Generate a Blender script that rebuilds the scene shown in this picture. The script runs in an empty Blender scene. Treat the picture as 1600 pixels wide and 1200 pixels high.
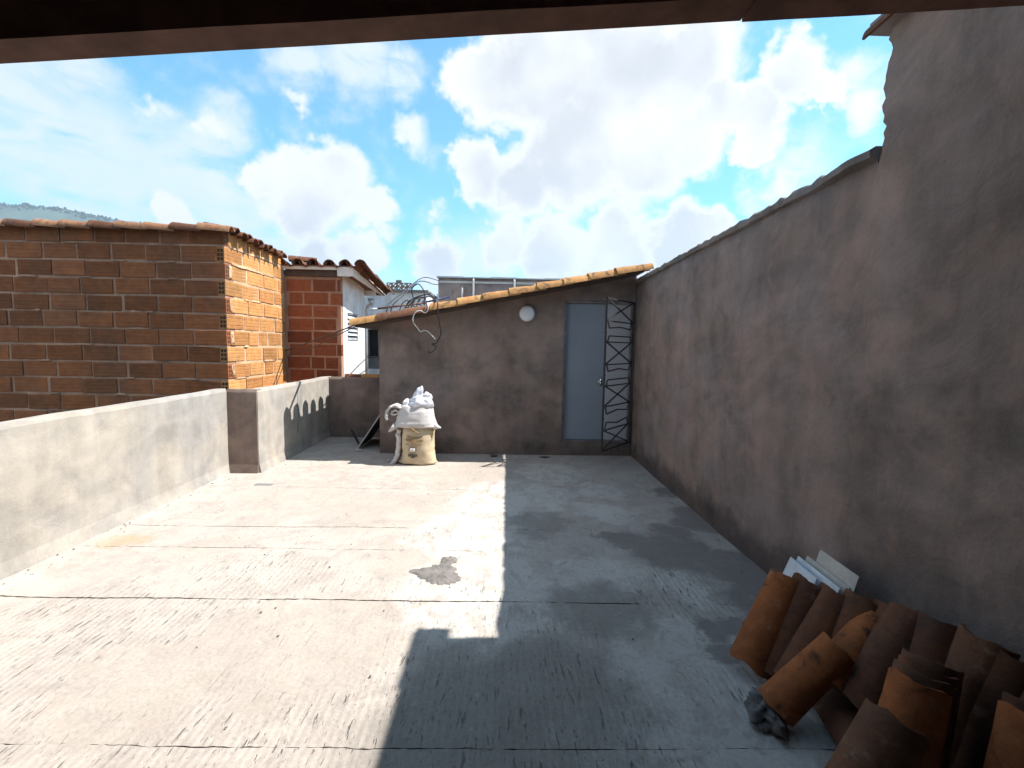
import bpy, bmesh, math, random
from math import radians, sin, cos, pi, sqrt
from mathutils import Vector, Matrix, noise
import numpy as np

rnd = random.Random(7)
S = bpy.context.scene
COL = S.collection

# ------------------------------------------------------------------ camera
cam_d = bpy.data.cameras.new('camera')
cam_d.sensor_width = 36.0
cam_d.lens = 36.0 * 720 / 1600
cam_d.clip_start = 0.02
cam_d.clip_end = 20000
cam = bpy.data.objects.new('camera', cam_d)
COL.objects.link(cam)
Rm = Matrix(((0.9996236638, -0.0161539027, -0.0221716516),
             (-0.020756897, 0.0830275879, -0.9963310549),
             (0.0179354937, 0.9964163141, 0.0826610367)))
cam.matrix_world = Matrix.Translation((0, 0, 1.55)) @ Rm.to_4x4()
S.camera = cam

# ------------------------------------------------------------------ sun, sky, exposure
SUN = Vector((0.712, 0.008, 1.0)).normalized()
sd = bpy.data.lights.new('sun', 'SUN')
sd.energy = 5.0
sd.angle = radians(0.5)
sd.color = (1.0, 0.96, 0.905)
sun = bpy.data.objects.new('sun', sd)
COL.objects.link(sun)
sun.rotation_euler = (-SUN).to_track_quat('-Z', 'Y').to_euler()
sun.location = SUN * 30

S.view_settings.view_transform = 'Standard'
S.view_settings.look = 'None'
S.view_settings.exposure = 1.1
S.view_settings.gamma = 1.0
S.view_settings.use_curve_mapping = False
S.render.engine = 'CYCLES'
S.cycles.max_bounces = 8
S.cycles.diffuse_bounces = 5
S.cycles.use_denoising = True
S.cycles.sample_clamp_indirect = 8

CUMULUS = [(-2.4, 28.3, 0.093), (4.4, 29.5, 0.14), (12.5, 29.2, 0.157), (20.3, 28.4, 0.11), (8.4, 21.8, 0.142), (2.4, 18.9, 0.099), (15.8, 20.2, 0.109), (-3.4, 19.8, 0.067), (21.3, 22.1, 0.081), (24.4, 24.6, 0.055), (30.9, 26.8, 0.067), (28.2, 23.4, 0.068), (33.8, 24.4, 0.04), (36.2, 22.6, 0.035), (27.4, 21.0, 0.046), (35.8, 25.5, 0.024), (-24.3, 17.4, 0.071), (-19.8, 17.1, 0.087), (-16.0, 15.5, 0.058), (-27.3, 16.9, 0.042), (-23.1, 14.1, 0.069), (-14.2, 14.7, 0.034), (-26.1, 19.5, 0.036), (0.2, 11.9, 0.072), (6.4, 11.2, 0.098), (13.3, 11.1, 0.108), (20.5, 11.9, 0.078), (23.8, 12.7, 0.046), (-7.5, 9.8, 0.072), (-17.1, 9.9, 0.056), (-34.6, 11.8, 0.041), (-21.9, 9.5, 0.054), (-14.2, 12.6, 0.027), (-36.5, 20.7, 0.022), (-31.7, 20.0, 0.03), (-10.9, 22.7, 0.034), (27.4, 16.2, 0.036), (30.4, 17.4, 0.037), (31.5, 17.8, 0.02), (-22.2, 24.4, 0.02), (-8.3, 15.5, 0.022)]
CIRRUS = [(-44.4, 17.4, 0.102), (-40.6, 14.5, 0.133), (-45.6, 20.1, 0.081), (-33.5, 15.2, 0.12), (-40.6, 22.3, 0.056), (-28.6, 12.7, 0.098), (-16.9, 28.6, 0.071), (-22.8, 28.0, 0.058), (-12.0, 28.1, 0.047), (-31.2, 20.9, 0.057), (-2.1, 8.2, 0.13), (14.9, 8.0, 0.13), (32.0, 18.3, 0.059), (35.8, 24.5, 0.052), (-22.5, 8.1, 0.146)]


class NG:
    """small helper to write node graphs"""
    def __init__(self, tree):
        self.t = tree
        tree.nodes.clear()

    def n(self, kind, **kw):
        nd = self.t.nodes.new(kind)
        ins = kw.pop('ins', {})
        for k, v in kw.items():
            setattr(nd, k, v)
        for k, v in ins.items():
            self.set(nd, k, v)
        return nd

    def set(self, nd, k, v):
        sock = nd.inputs[k]
        if hasattr(v, 'is_output') or isinstance(v, bpy.types.NodeSocket):
            self.t.links.new(v, sock)
        else:
            if sock.type == 'RGBA' and len(v) == 3:
                v = (*v, 1)
            sock.default_value = v

    def math(self, op, a, b=0.0, clamp=False):
        nd = self.n('ShaderNodeMath', operation=op, use_clamp=clamp)
        self.set(nd, 0, a)
        self.set(nd, 1, b)
        return nd.outputs[0]

    def vmath(self, op, a, b=None, scale=None):
        nd = self.n('ShaderNodeVectorMath', operation=op)
        self.set(nd, 0, a)
        if b is not None:
            self.set(nd, 1, b)
        if scale is not None:
            self.set(nd, 'Scale', scale)
        return nd.outputs['Value' if op in ('DISTANCE', 'LENGTH', 'DOT_PRODUCT') else 'Vector']

    def noise(self, vec, scale, detail=5.0, rough=0.55, distort=0.0, out='Fac'):
        nd = self.n('ShaderNodeTexNoise', ins={'Scale': scale, 'Detail': detail, 'Roughness': rough, 'Distortion': distort})
        if vec is not None:
            self.set(nd, 'Vector', vec)
        return nd.outputs[out]

    def step(self, v, lo, hi, a=0.0, b=1.0, smooth=True):
        nd = self.n('ShaderNodeMapRange', interpolation_type='SMOOTHSTEP' if smooth else 'LINEAR')
        for k, x in (('Value', v), ('From Min', lo), ('From Max', hi), ('To Min', a), ('To Max', b)):
            self.set(nd, k, x)
        return nd.outputs[0]

    def mix(self, f, a, b, blend='MIX'):
        nd = self.n('ShaderNodeMix', data_type='RGBA', blend_type=blend)
        self.set(nd, 0, f)
        self.set(nd, 6, a)
        self.set(nd, 7, b)
        return nd.outputs[2]

    def scale(self, vec, s):
        nd = self.n('ShaderNodeMapping', ins={'Scale': s})
        self.set(nd, 'Vector', vec)
        return nd.outputs[0]

    def bump(self, h, strength=0.3, dist=0.01, normal=None):
        nd = self.n('ShaderNodeBump', ins={'Strength': strength, 'Distance': dist})
        self.set(nd, 'Height', h)
        if normal is not None:
            self.set(nd, 'Normal', normal)
        return nd.outputs[0]


def build_world():
    w = bpy.data.worlds.new('World')
    S.world = w
    w.use_nodes = True
    g = NG(w.node_tree)
    out = g.n('ShaderNodeOutputWorld')
    bg = g.n('ShaderNodeBackground', ins={'Strength': 0.1})
    sky = g.n('ShaderNodeTexSky', sky_type='NISHITA', sun_disc=False)
    sky.sun_elevation = math.asin(SUN.z)
    sky.sun_rotation = math.atan2(SUN.x, SUN.y)
    sky.altitude = 1500
    sky.air_density = 1.0
    sky.dust_density = 0.6
    sky.ozone_density = 2.0
    d = g.n('ShaderNodeTexCoord').outputs['Generated']
    # warped direction
    w1 = g.vmath('SCALE', g.vmath('SUBTRACT', g.noise(d, 9, 4, 0.6, out='Color'), (0.5, 0.5, 0.5)), scale=0.10)
    w2 = g.vmath('SCALE', g.vmath('SUBTRACT', g.noise(d, 34, 5, 0.62, out='Color'), (0.5, 0.5, 0.5)), scale=0.05)
    dw = g.vmath('ADD', g.vmath('ADD', d, w1), w2)

    def field(lst):
        acc = None
        for az, el, r in lst:
            a, e = radians(az), radians(el)
            c = (sin(a) * cos(e), cos(a) * cos(e), sin(e))
            dist = g.vmath('DISTANCE', dw, c)
            s = g.math('MULTIPLY_ADD', dist, -1.0 / r)
            nd = s.node
            nd.inputs[2].default_value = 1.0
            acc = s if acc is None else g.math('MAXIMUM', acc, s)
        return acc
    fcum = field([c for c in CUMULUS if c[2] >= 0.04])
    fsmall = field([(a, e, r * 1.5) for a, e, r in CUMULUS if r < 0.04])
    fcir = field(CIRRUS)
    # clouds of the same kind added outside the view to whiten the fill light
    sep = g.n('ShaderNodeSeparateXYZ', ins={'Vector': d})
    front = g.step(g.vmath('DOT_PRODUCT', d, Vector((0, cos(radians(12)), sin(radians(12))))), 0.55, 0.42)
    front = g.math('MAXIMUM', front, g.step(sep.outputs['Z'], 0.56, 0.68))
    rest = g.math('MULTIPLY', g.step(g.noise(dw, 2.6, 5, 0.55), 0.43, 0.58, -0.3, 0.5), front)
    fcum = g.math('MAXIMUM', fcum, rest)
    n1 = g.noise(d, 17, 7, 0.56)
    dens = g.math('ADD', fcum, g.math('MULTIPLY', g.math('SUBTRACT', n1, 0.5), 0.62))
    cm = g.step(dens, -0.02, 0.34)
    streak = g.noise(g.scale(d, (5, 5, 16)), 1.6, 7, 0.6, 0.6)
    cir = g.math('MULTIPLY', g.step(fcir, -0.25, 0.65), g.step(streak, 0.18, 0.56), clamp=True)
    horizon = g.step(sep.outputs['Z'], 0.22, 0.03, 0.0, 0.45)
    cir = g.math('MAXIMUM', cir, horizon)
    # sky colour
    tint = g.mix(1.0, sky.outputs[0], (0.60, 1.45, 1.42), 'MULTIPLY')
    d2 = g.math('ADD', fsmall, g.math('MULTIPLY', g.math('SUBTRACT', n1, 0.5), 1.9))
    cm = g.math('MAXIMUM', cm, g.step(d2, 0.15, 0.95, 0.0, 0.9))
    deep = g.step(dens, 0.22, 0.60)
    n2 = g.noise(d, 4.5, 5, 0.5)
    shade = g.math('MULTIPLY', deep, g.step(n2, 0.36, 0.62))
    cc = g.mix(shade, (5.15, 5.1, 5.1), (3.55, 3.6, 3.75))
    veil = g.math('MULTIPLY_ADD', cir, 0.80)
    veil.node.inputs[2].default_value = 0.03
    c1 = g.mix(veil, tint, (4.6, 4.8, 4.95))
    c2 = g.mix(cm, c1, cc)
    g.set(bg, 'Color', c2)
    w.node_tree.links.new(bg.outputs[0], out.inputs[0])
    return w


build_world()

# ------------------------------------------------------------------ materials
MATS = {}


def new_mat(name):
    m = bpy.data.materials.new(name)
    m.use_nodes = True
    g = NG(m.node_tree)
    out = g.n('ShaderNodeOutputMaterial')
    p = g.n('ShaderNodeBsdfPrincipled')
    m.node_tree.links.new(p.outputs[0], out.inputs[0])
    MATS[name] = m
    return m, g, p


def pos_of(g):
    return g.n('ShaderNodeNewGeometry').outputs['Position']


def simple(name, col, rough=0.6, metal=0.0, var=0.15, scale=6.0, bump=0.15, rand=0.0, spec=0.4):
    m, g, p = new_mat(name)
    v = g.n('ShaderNodeTexCoord').outputs['Object']
    nz = g.noise(v, scale, 6, 0.6)
    f = g.step(nz, 0.25, 0.75, 1 - var, 1 + var)
    if rand:
        r = g.n('ShaderNodeObjectInfo').outputs['Random']
        f = g.math('MULTIPLY', f, g.step(r, 0, 1, 1 - rand, 1 + rand, smooth=False))
    hs = g.n('ShaderNodeHueSaturation', ins={'Color': col, 'Value': f})
    g.set(p, 'Base Color', hs.outputs[0])
    p.inputs['Roughness'].default_value = rough
    p.inputs['Metallic'].default_value = metal
    p.inputs['Specular IOR Level'].default_value = spec
    if bump:
        g.set(p, 'Normal', g.bump(g.noise(v, scale * 9, 4, 0.6), bump, 0.004))
    return m


def plaster(name, col, dark=0.72, light=1.22, warm=(1.05, 0.97, 0.92), base_damp=0.0, bump=0.35, seed=0.0, mott=1.0):
    """hand trowelled cement render: broad blotches, trowel sweeps, fine grit"""
    m, g, p = new_mat(name)
    v = g.vmath('ADD', pos_of(g), (seed, seed * 0.7, seed * 0.3))
    wr = g.n('ShaderNodeMapping', ins={'Rotation': (radians(35), radians(28), radians(20))})
    g.set(wr, 'Vector', g.vmath('ADD', v, g.vmath('SCALE', g.noise(v, 0.7, 3, 0.5, out='Color'), scale=1.6)))
    wrot = wr.outputs[0]
    big = g.noise(v, 1.1, 6, 0.6, 0.8)
    mid = g.noise(v, 3.0, 7, 0.60, 0.5)
    sweep = g.noise(g.scale(v, (1.0, 1.0, 1.7)), 2.4, 4, 0.55, 0.9)
    streak = g.noise(g.scale(v, (6, 6, 0.9)), 1.0, 5, 0.6, 0.4)
    fine = g.noise(v, 60, 6, 0.7)
    f = g.math('ADD', g.step(big, 0.3, 0.7, dark, light), g.step(mid, 0.3, 0.7, -0.13, 0.13))
    f = g.math('ADD', f, g.step(streak, 0.35, 0.7, 0.05, -0.09))
    ragged = g.noise(v, 1.7, 10, 0.72, 0.9)
    f = g.math('ADD', f, g.step(ragged, 0.50, 0.60, 0.05 * mott, -0.11 * mott))
    trowel = g.noise(g.scale(wrot, (1.3, 1.3, 4.2)), 1.0, 5, 0.6, 0.5)
    f = g.math('ADD', f, g.step(trowel, 0.40, 0.62, -0.09 * mott, 0.08 * mott))
    crack = g.n('ShaderNodeTexVoronoi', feature='DISTANCE_TO_EDGE', ins={'Scale': 0.75})
    g.set(crack, 'Vector', g.vmath('ADD', v, g.vmath('SCALE', g.noise(v, 2.5, 6, 0.65, out='Color'), scale=0.5)))
    cr = g.math('MULTIPLY', g.step(crack.outputs['Distance'], 0.0, 0.007, 1.0, 0.0), g.step(g.noise(v, 0.8, 2, 0.5), 0.52, 0.62))
    f = g.math('SUBTRACT', f, g.math('MULTIPLY', cr, 0.22 * mott))
    f = g.math('ADD', f, g.step(fine, 0.2, 0.8, -0.06, 0.06))
    f = g.math('ADD', f, g.step(sweep, 0.35, 0.65, -0.07, 0.07))
    c = g.mix(g.step(mid, 0.35, 0.65), col, tuple(a * b for a, b in zip(col, warm)))
    tone = g.noise(v, 0.9, 4, 0.5, 1.0)
    c = g.mix(g.step(tone, 0.45, 0.68, 0.0, 0.55), c, (col[0] * 0.93, col[1] * 0.98, col[2] * 1.08))
    if base_damp:
        z = g.n('ShaderNodeSeparateXYZ', ins={'Vector': pos_of(g)}).outputs['Z']
        zz = g.math('ADD', z, g.math('MULTIPLY', g.math('SUBTRACT', g.noise(v, 2.4, 5, 0.6), 0.5), 0.5))
        f = g.math('MULTIPLY', f, g.step(zz, 0.10, 0.30, 1 - base_damp, 1.0))
    hs = g.n('ShaderNodeHueSaturation', ins={'Color': c, 'Value': f})
    g.set(p, 'Base Color', hs.outputs[0])
    p.inputs['Roughness'].default_value = 0.88
    p.inputs['Specular IOR Level'].default_value = 0.25
    h = g.math('ADD', g.math('MULTIPLY', mid, 0.9), g.math('MULTIPLY', g.noise(v, 24, 5, 0.65), 0.22))
    h = g.math('ADD', h, g.math('MULTIPLY', trowel, 0.5))
    h = g.math('SUBTRACT', h, g.math('MULTIPLY', cr, 0.15))
    b1 = g.bump(h, bump, 0.03)
    b2 = g.bump(fine, 0.35, 0.004, b1)
    g.set(p, 'Normal', b2)
    return m


def concrete_floor():
    m, g, p = new_mat('raked_concrete')
    v = pos_of(g)
    sep = g.n('ShaderNodeSeparateXYZ', ins={'Vector': v})
    X, Y = sep.outputs['X'], sep.outputs['Y']
    wv = g.vmath('ADD', v, g.vmath('SCALE', g.vmath('SUBTRACT', g.noise(v, 3.2, 6, 0.65, out='Color'), (0.5, 0.5, 0.5)), scale=0.62))
    big = g.noise(v, 1.0, 7, 0.62, 0.6)
    mid = g.noise(v, 4.5, 8, 0.65, 0.8)
    fine = g.noise(v, 55, 6, 0.72)

    def blob(lst):
        acc = None
        for x, y, r in lst:
            dist = g.vmath('DISTANCE', g.vmath('MULTIPLY', wv, (1, 1, 0)), (x, y, 0))
            s = g.math('MULTIPLY_ADD', dist, -1.0 / r)
            s.node.inputs[2].default_value = 1.0
            acc = s if acc is None else g.math('MAXIMUM', acc, s)
        return acc
    # smooth trowelled, darker fill beside the right hand wall
    smooth = g.step(blob([(1.8, 3.1, .42), (1.35, 3.4, .36), (.98, 3.6, .2), (1.9, 4.1, .38), (1.85, 4.9, .22), (1.75, 2.7, .36), (1.3, 2.45, .16), (1.2, 2.2, .13), (1.5, 3.8, .2)]), -0.08, 0.32)
    slick = g.step(blob([(-1.0, 2.3, .55), (-1.6, 2.0, .4), (-1.0, 4.2, .6), (-2.0, 4.5, .7), (-.55, 3.3, .45), (-.3, 5.3, .7), (-2.2, 3.4, .3)]), 0.0, 0.25)
    wash = g.step(blob([(.75, 1.75, .42), (.95, 1.4, .5), (.45, 1.35, .25), (-.1, 2.75, .6), (-.2, 3.7, .6), (.1, 4.6, .7), (.9, 2.3, .35), (.6, 5.6, .5), (1.1, 4.9, .3), (.7, 3.0, .35), (1.0, 4.2, .3), (.5, 4.7, .4), (1.2, 2.9, .2), (.65, 2.1, .2), (1.15, 1.7, .4), (.55, 1.62, .3), (.85, 2.0, .25)]), 0.0, 0.3)
    # rake lines run along Y; broken into short pits
    gx = g.noise(g.scale(wv, (22, 2.2, 1)), 1.0, 2, 0.5)
    pit = g.noise(g.scale(v, (46, 8, 1)), 1.0, 3, 0.55, 0.3)
    pit2 = g.noise(g.scale(v, (95, 22, 1)), 1.0, 3, 0.55)
    ridge = g.n('ShaderNodeTexWave', wave_type='BANDS', bands_direction='X', ins={'Scale': 8.5, 'Distortion': 2.2, 'Detail': 3.0, 'Detail Scale': 1.4})
    g.set(ridge, 'Vector', g.scale(v, (1, 0.12, 1)))
    zone = g.step(g.noise(v, 1.15, 5, 0.6, 0.5), 0.46, 0.60)
    zone = g.math('MULTIPLY', zone, g.step(Y, 5.2, 2.6, 0.25, 1.0))
    near = g.step(blob([(-.3, 1.5, 1.3), (-1.2, 1.4, 1.1), (-2.2, 2.2, .9), (-1.8, 3.05, .35), (.2, 1.7, .8), (-.35, 5.55, .35)]), 0.05, 0.5)
    zone = g.math('MAXIMUM', zone, near)
    zone = g.math('MULTIPLY', zone, g.math('SUBTRACT', 1.0, g.math('MAXIMUM', smooth, g.math('MULTIPLY', slick, 0.75), clamp=True)))
    deep = g.math('MULTIPLY', g.step(g.math('ADD', pit, g.math('MULTIPLY', g.math('SUBTRACT', g.noise(v, 2.6, 4, 0.6), 0.5), 0.22)), 0.62, 0.70), zone)
    deep = g.math('MAXIMUM', deep, g.math('MULTIPLY', g.step(pit2, 0.63, 0.72), g.math('MULTIPLY', zone, 0.7)))
    c = g.mix(g.step(big, 0.32, 0.68), (0.375, 0.328, 0.291), (0.447, 0.396, 0.345))
    c = g.mix(g.step(mid, 0.42, 0.66, 0, 0.6), c, (0.314, 0.269, 0.236))
    c = g.mix(g.math('MULTIPLY', slick, 0.45), c, (0.371, 0.319, 0.270))
    c = g.mix(g.math('MULTIPLY', g.math('MULTIPLY', wash, g.step(g.noise(g.scale(v, (5, 3.5, 1)), 1.0, 9, 0.72, 0.8), 0.40, 0.54, 0.12, 1.0)), 0.85), c, (0.50, 0.465, 0.425))
    moss = g.step(blob([(-.05, 1.6, .75), (.25, 1.9, .55), (.35, 3.9, .35), (.1, 1.3, .7), (.6, 2.6, .4)]), 0.0, 0.5)
    c = g.mix(g.math('MULTIPLY', moss, 0.62), c, (0.193, 0.175, 0.152))
    c = g.mix(g.math('MULTIPLY', smooth, 0.78), c, (0.182, 0.154, 0.140))
    rust = g.step(blob([(-2.93, 3.5, .22)]), 0.0, 0.5, 0.0, 0.5)
    c = g.mix(rust, c, (0.371, 0.252, 0.123))
    # grime specks and dark scuffs
    scuff = g.noise(g.scale(v, (7, 4.5, 1)), 1.0, 8, 0.72, 1.2)
    c = g.mix(g.step(scuff, 0.52, 0.66, 0.0, 0.30), c, (0.214, 0.185, 0.168))
    c = g.mix(g.step(scuff, 0.42, 0.30, 0.0, 0.4), c, (0.443, 0.399, 0.357))
    sp = g.math('MULTIPLY', g.step(g.noise(v, 21, 5, 0.7), 0.60, 0.72), 0.55)
    c = g.mix(g.math('MULTIPLY', sp, g.step(mid, 0.4, 0.6)), c, (0.143, 0.133, 0.123))
    speck = g.step(g.noise(v, 90, 4, 0.7), 0.66, 0.74, 0, 0.5)
    c = g.mix(speck, c, (0.121, 0.115, 0.110))
    c = g.mix(g.math('MULTIPLY', deep, 0.6), c, (0.121, 0.108, 0.096))
    edge = g.step(g.math('ADD', X, g.math('MULTIPLY', mid, 0.25)), -2.95, -2.78, 0.25, 0.0)
    c = g.mix(edge, c, (0.443, 0.420, 0.384))
    hs = g.n('ShaderNodeHueSaturation', ins={'Color': c, 'Value': g.step(fine, 0.2, 0.8, 0.84, 1.10)})
    g.set(p, 'Base Color', hs.outputs[0])
    g.set(p, 'Roughness', g.math('MULTIPLY_ADD', smooth, -0.3))
    p.inputs['Roughness'].links[0].from_node.inputs[2].default_value = 0.9
    p.inputs['Specular IOR Level'].default_value = 0.3
    h = g.math('ADD', g.math('MULTIPLY', mid, 0.5), g.math('MULTIPLY', fine, 0.12))
    h = g.math('ADD', h, g.math('MULTIPLY', g.math('MULTIPLY', ridge.outputs['Fac'], zone), 0.10))
    h = g.math('ADD', h, g.math('MULTIPLY', g.math('MULTIPLY', gx, zone), 0.16))
    h = g.math('SUBTRACT', h, g.math('MULTIPLY', deep, 0.55))
    g.set(p, 'Normal', g.bump(h, 0.75, 0.02))
    return m


def clay_brick(name, a, b, soot):
    m, g, p = new_mat(name)
    v = pos_of(g)
    r = g.n('ShaderNodeObjectInfo').outputs['Random']
    c = g.mix(r, a, b)
    band = g.noise(g.scale(v, (1.2, 1.2, 40)), 1.0, 4, 0.6)
    f = g.math('ADD', g.step(band, 0.3, 0.7, 0.93, 1.06), g.step(g.noise(v, 11, 6, 0.65), 0.3, 0.7, -0.16, 0.16))
    r2 = g.math('FRACT', g.math('MULTIPLY', r, 17.31))
    f = g.math('MULTIPLY', f, g.step(r2, 0, 1, 0.68, 1.2, smooth=False))
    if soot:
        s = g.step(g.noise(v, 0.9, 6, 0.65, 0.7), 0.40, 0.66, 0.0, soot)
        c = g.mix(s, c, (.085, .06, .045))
    lime = g.step(g.noise(v, 7.0, 7, 0.7, 0.6), 0.62, 0.76, 0.0, 0.4)
    c = g.mix(lime, c, (.32, .19, .115))
    hs = g.n('ShaderNodeHueSaturation', ins={'Color': c, 'Value': f})
    g.set(p, 'Base Color', hs.outputs[0])
    p.inputs['Roughness'].default_value = 0.85
    p.inputs['Specular IOR Level'].default_value = 0.25
    g.set(p, 'Normal', g.bump(g.math('ADD', g.noise(v, 45, 6, 0.7), g.math('MULTIPLY', band, 0.15)), 0.35, 0.008))
    return m


def clay_tile(name, a, b, dirt=0.6, dirtcol=(.06, .045, .035)):
    m, g, p = new_mat(name)
    v = g.n('ShaderNodeTexCoord').outputs['Object']
    r = g.n('ShaderNodeObjectInfo').outputs['Random']
    off = g.vmath('ADD', v, g.vmath('SCALE', (1.0, 0.7, 0.3), scale=g.math('MULTIPLY', r, 40.0)))
    c = g.mix(g.step(g.noise(off, 5.0, 5, 0.6), 0.3, 0.7), a, b)
    f = g.math('MULTIPLY', g.step(g.noise(off, 18, 6, 0.65), 0.3, 0.7, 0.85, 1.15), g.step(r, 0, 1, 0.75, 1.12, smooth=False))
    st = g.step(g.noise(off, 6.5, 7, 0.66, 1.0), 0.52, 0.68, 0.0, dirt)
    c = g.mix(st, c, dirtcol)
    gr = g.step(g.noise(off, 9, 5, 0.6), 0.60, 0.72, 0.0, 0.4)
    c = g.mix(gr, c, (.34, .27, .21))
    hs = g.n('ShaderNodeHueSaturation', ins={'Color': c, 'Value': f})
    g.set(p, 'Base Color', hs.outputs[0])
    p.inputs['Roughness'].default_value = 0.82
    p.inputs['Specular IOR Level'].default_value = 0.25
    g.set(p, 'Normal', g.bump(g.math('ADD', g.noise(off, 40, 6, 0.7), g.noise(off, 10, 4, 0.6)), 0.4, 0.008))
    return m


concrete_floor()
plaster('wall_plaster', (.245, .186, .160), 0.84, 1.15, base_damp=0.5, mott=0.75, bump=0.6)
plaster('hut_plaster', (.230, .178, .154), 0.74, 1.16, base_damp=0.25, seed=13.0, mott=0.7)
plaster('parapet_plaster', (.355, .328, .292), 0.92, 1.06, warm=(1.02, 0.985, 0.94), bump=0.2, seed=31.0, mott=0.25)
plaster('coping_mortar', (.20, .175, .16), 0.7, 1.2, bump=0.9, seed=5.0)
plaster('grey_render', (.30, .25, .235), 0.9, 1.1, bump=0.2, seed=51.0)
plaster('mortar', (.40, .24, .165), 0.8, 1.15, bump=0.8, seed=77.0)
plaster('mortar_sunlit', (.50, .34, .215), 0.9, 1.1, bump=0.8, seed=17.0)  # same mortar for the sunlit side, sunlight put into a brighter colour
plaster('white_paint', (.74, .74, .73), 0.95, 1.03, warm=(1.0, 0.99, 0.97), bump=0.08, seed=91.0, mott=0.15)
plaster('rubble', (.13, .125, .12), 0.5, 1.5, bump=1.0, seed=23.0)
clay_brick('brick_shaded_face', (.31, .106, .040), (.25, .086, .034), 0.42)  # front brick with soot, its shade also put into the darker colour
clay_brick('brick_sunlit_face', (.46, .205, .072), (.52, .265, .10), 0.0)  # same brick on the sunlit side, brightened to carry the sunlight
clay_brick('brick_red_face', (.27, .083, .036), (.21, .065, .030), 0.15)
simple('brick_hole_shade', (.06, .03, .02), 0.95)  # dark colour standing in for the shade inside hollow brick cells
clay_tile('roof_clay', (.50, .27, .10), (.42, .20, .075), 0.8)
clay_tile('tan_roof_clay', (.33, .17, .09), (.26, .12, .065), 0.6)
clay_tile('old_roof_clay', (.17, .070, .036), (.11, .047, .027), 0.7)
clay_tile('pile_clay', (.38, .122, .038), (.27, .088, .030), 0.8, (.04, .022, .016))
clay_tile('pile_clay_grey', (.20, .09, .048), (.14, .068, .040), 0.6, (.06, .045, .038))
simple('dark_wood', (.075, .052, .042), 0.8, var=0.3, scale=9)
simple('beam_wood', (.15, .075, .055), 0.8, var=0.35, scale=7)
simple('white_board', (.68, .64, .60), 0.7, var=0.12)
simple('soffit_wood', (.20, .085, .05), 0.8)
simple('iron', (.05, .045, .048), 0.4, metal=0.0, var=0.3, scale=20)
simple('door_paint', (.25, .285, .335), 0.32, var=0.05, scale=2, bump=0.03, spec=0.5)
simple('side_panel_pale', (.42, .42, .45), 0.35, var=0.05, scale=2, bump=0.03)  # paler than the door leaf beside it
simple('door_frame_metal', (.22, .21, .21), 0.45, metal=0.3, var=0.3, scale=12)
simple('chrome', (.75, .75, .78), 0.2, metal=1.0, var=0.02, bump=0)
simple('lamp_plastic', (.80, .80, .82), 0.35, var=0.02, bump=0)
simple('lamp_ring', (.30, .29, .29), 0.5, var=0.05, bump=0)
simple('zinc', (.52, .53, .54), 0.4, metal=0.6, var=0.1)
simple('pvc', (.55, .54, .52), 0.5, var=0.1)
simple('black_glass', (.02, .022, .026), 0.12, var=0.1, bump=0, spec=0.6)
simple('grey_panel', (.20, .19, .19), 0.6)
simple('cable_black', (.03, .032, .04), 0.5, var=0.2, bump=0)
simple('cable_white', (.62, .60, .55), 0.5, var=0.1, bump=0)
simple('rod_brown', (.11, .05, .045), 0.6)
simple('rod_blue', (.015, .022, .07), 0.45)
simple('rod_tip', (.45, .52, .55), 0.4, metal=0.5)
simple('board_dark', (.04, .038, .038), 0.7)
simple('board_edge', (.45, .43, .42), 0.8)
simple('sack_beige', (.50, .405, .275), 0.75, var=0.10, scale=5, bump=0.3)
simple('sack_white', (.52, .49, .475), 0.7, var=0.06, scale=6, bump=0.3)
simple('print_brown', (.26, .17, .08), 0.75, var=0.25, scale=14)
simple('print_dark', (.10, .085, .06), 0.75, var=0.2, scale=14)
simple('print_white', (.80, .78, .72), 0.7, var=0.05)
simple('ceramic', (.62, .66, .70), 0.18, var=0.14, scale=14, bump=0.02, spec=0.6)
simple('ceramic_tan', (.50, .47, .42), 0.25, var=0.16, scale=12, bump=0.02, spec=0.5)
simple('rubble_grey', (.16, .15, .145), 0.95, var=0.5, scale=22, bump=1.0)
simple('ground_dark', (.12, .11, .09), 0.95)
simple('fresh_mortar', (.175, .158, .145), 0.95, var=0.25, scale=14, bump=0.9)
simple('hill_green', (.05, .075, .055), 0.95, var=0.4, scale=0.012, bump=0)
simple('hill_tree', (.03, .05, .028), 0.95, var=0.3, scale=0.05, bump=0)


def plastic_bag_mat():
    m, g, p = new_mat('plastic_bag')
    v = g.n('ShaderNodeTexCoord').outputs['Object']
    p.inputs['Base Color'].default_value = (.68, .69, .74, 1)
    p.inputs['Roughness'].default_value = 0.28
    p.inputs['Subsurface Weight'].default_value = 0.15
    p.inputs['Subsurface Radius'].default_value = (.03, .03, .03)
    g.set(p, 'Normal', g.bump(g.noise(v, 14, 4, 0.6, 1.5), 0.6, 0.02))


plastic_bag_mat()

# ------------------------------------------------------------------ object helpers


def obj(name, mesh, parent=None, loc=None, rot=None, mat=None):
    o = bpy.data.objects.new(name, mesh)
    COL.objects.link(o)
    if parent is not None:
        o.parent = parent
    if mat and mesh is not None and not mesh.materials:
        mesh.materials.append(MATS[mat])
    if loc is not None:
        o.location = loc
    if rot is not None:
        o.rotation_euler = rot
    return o


def thing(name, label, cat, loc=(0, 0, 0), group=None):
    o = bpy.data.objects.new(name, None)
    o.empty_display_size = 0.1
    COL.objects.link(o)
    o.location = loc
    return tag(o, label, cat, group)


def tag(o, label, cat, group=None):
    o['label'] = label
    o['category'] = cat
    if group:
        o['group'] = group
    return o


def structure(o):
    o['kind'] = 'structure'
    return o


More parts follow.
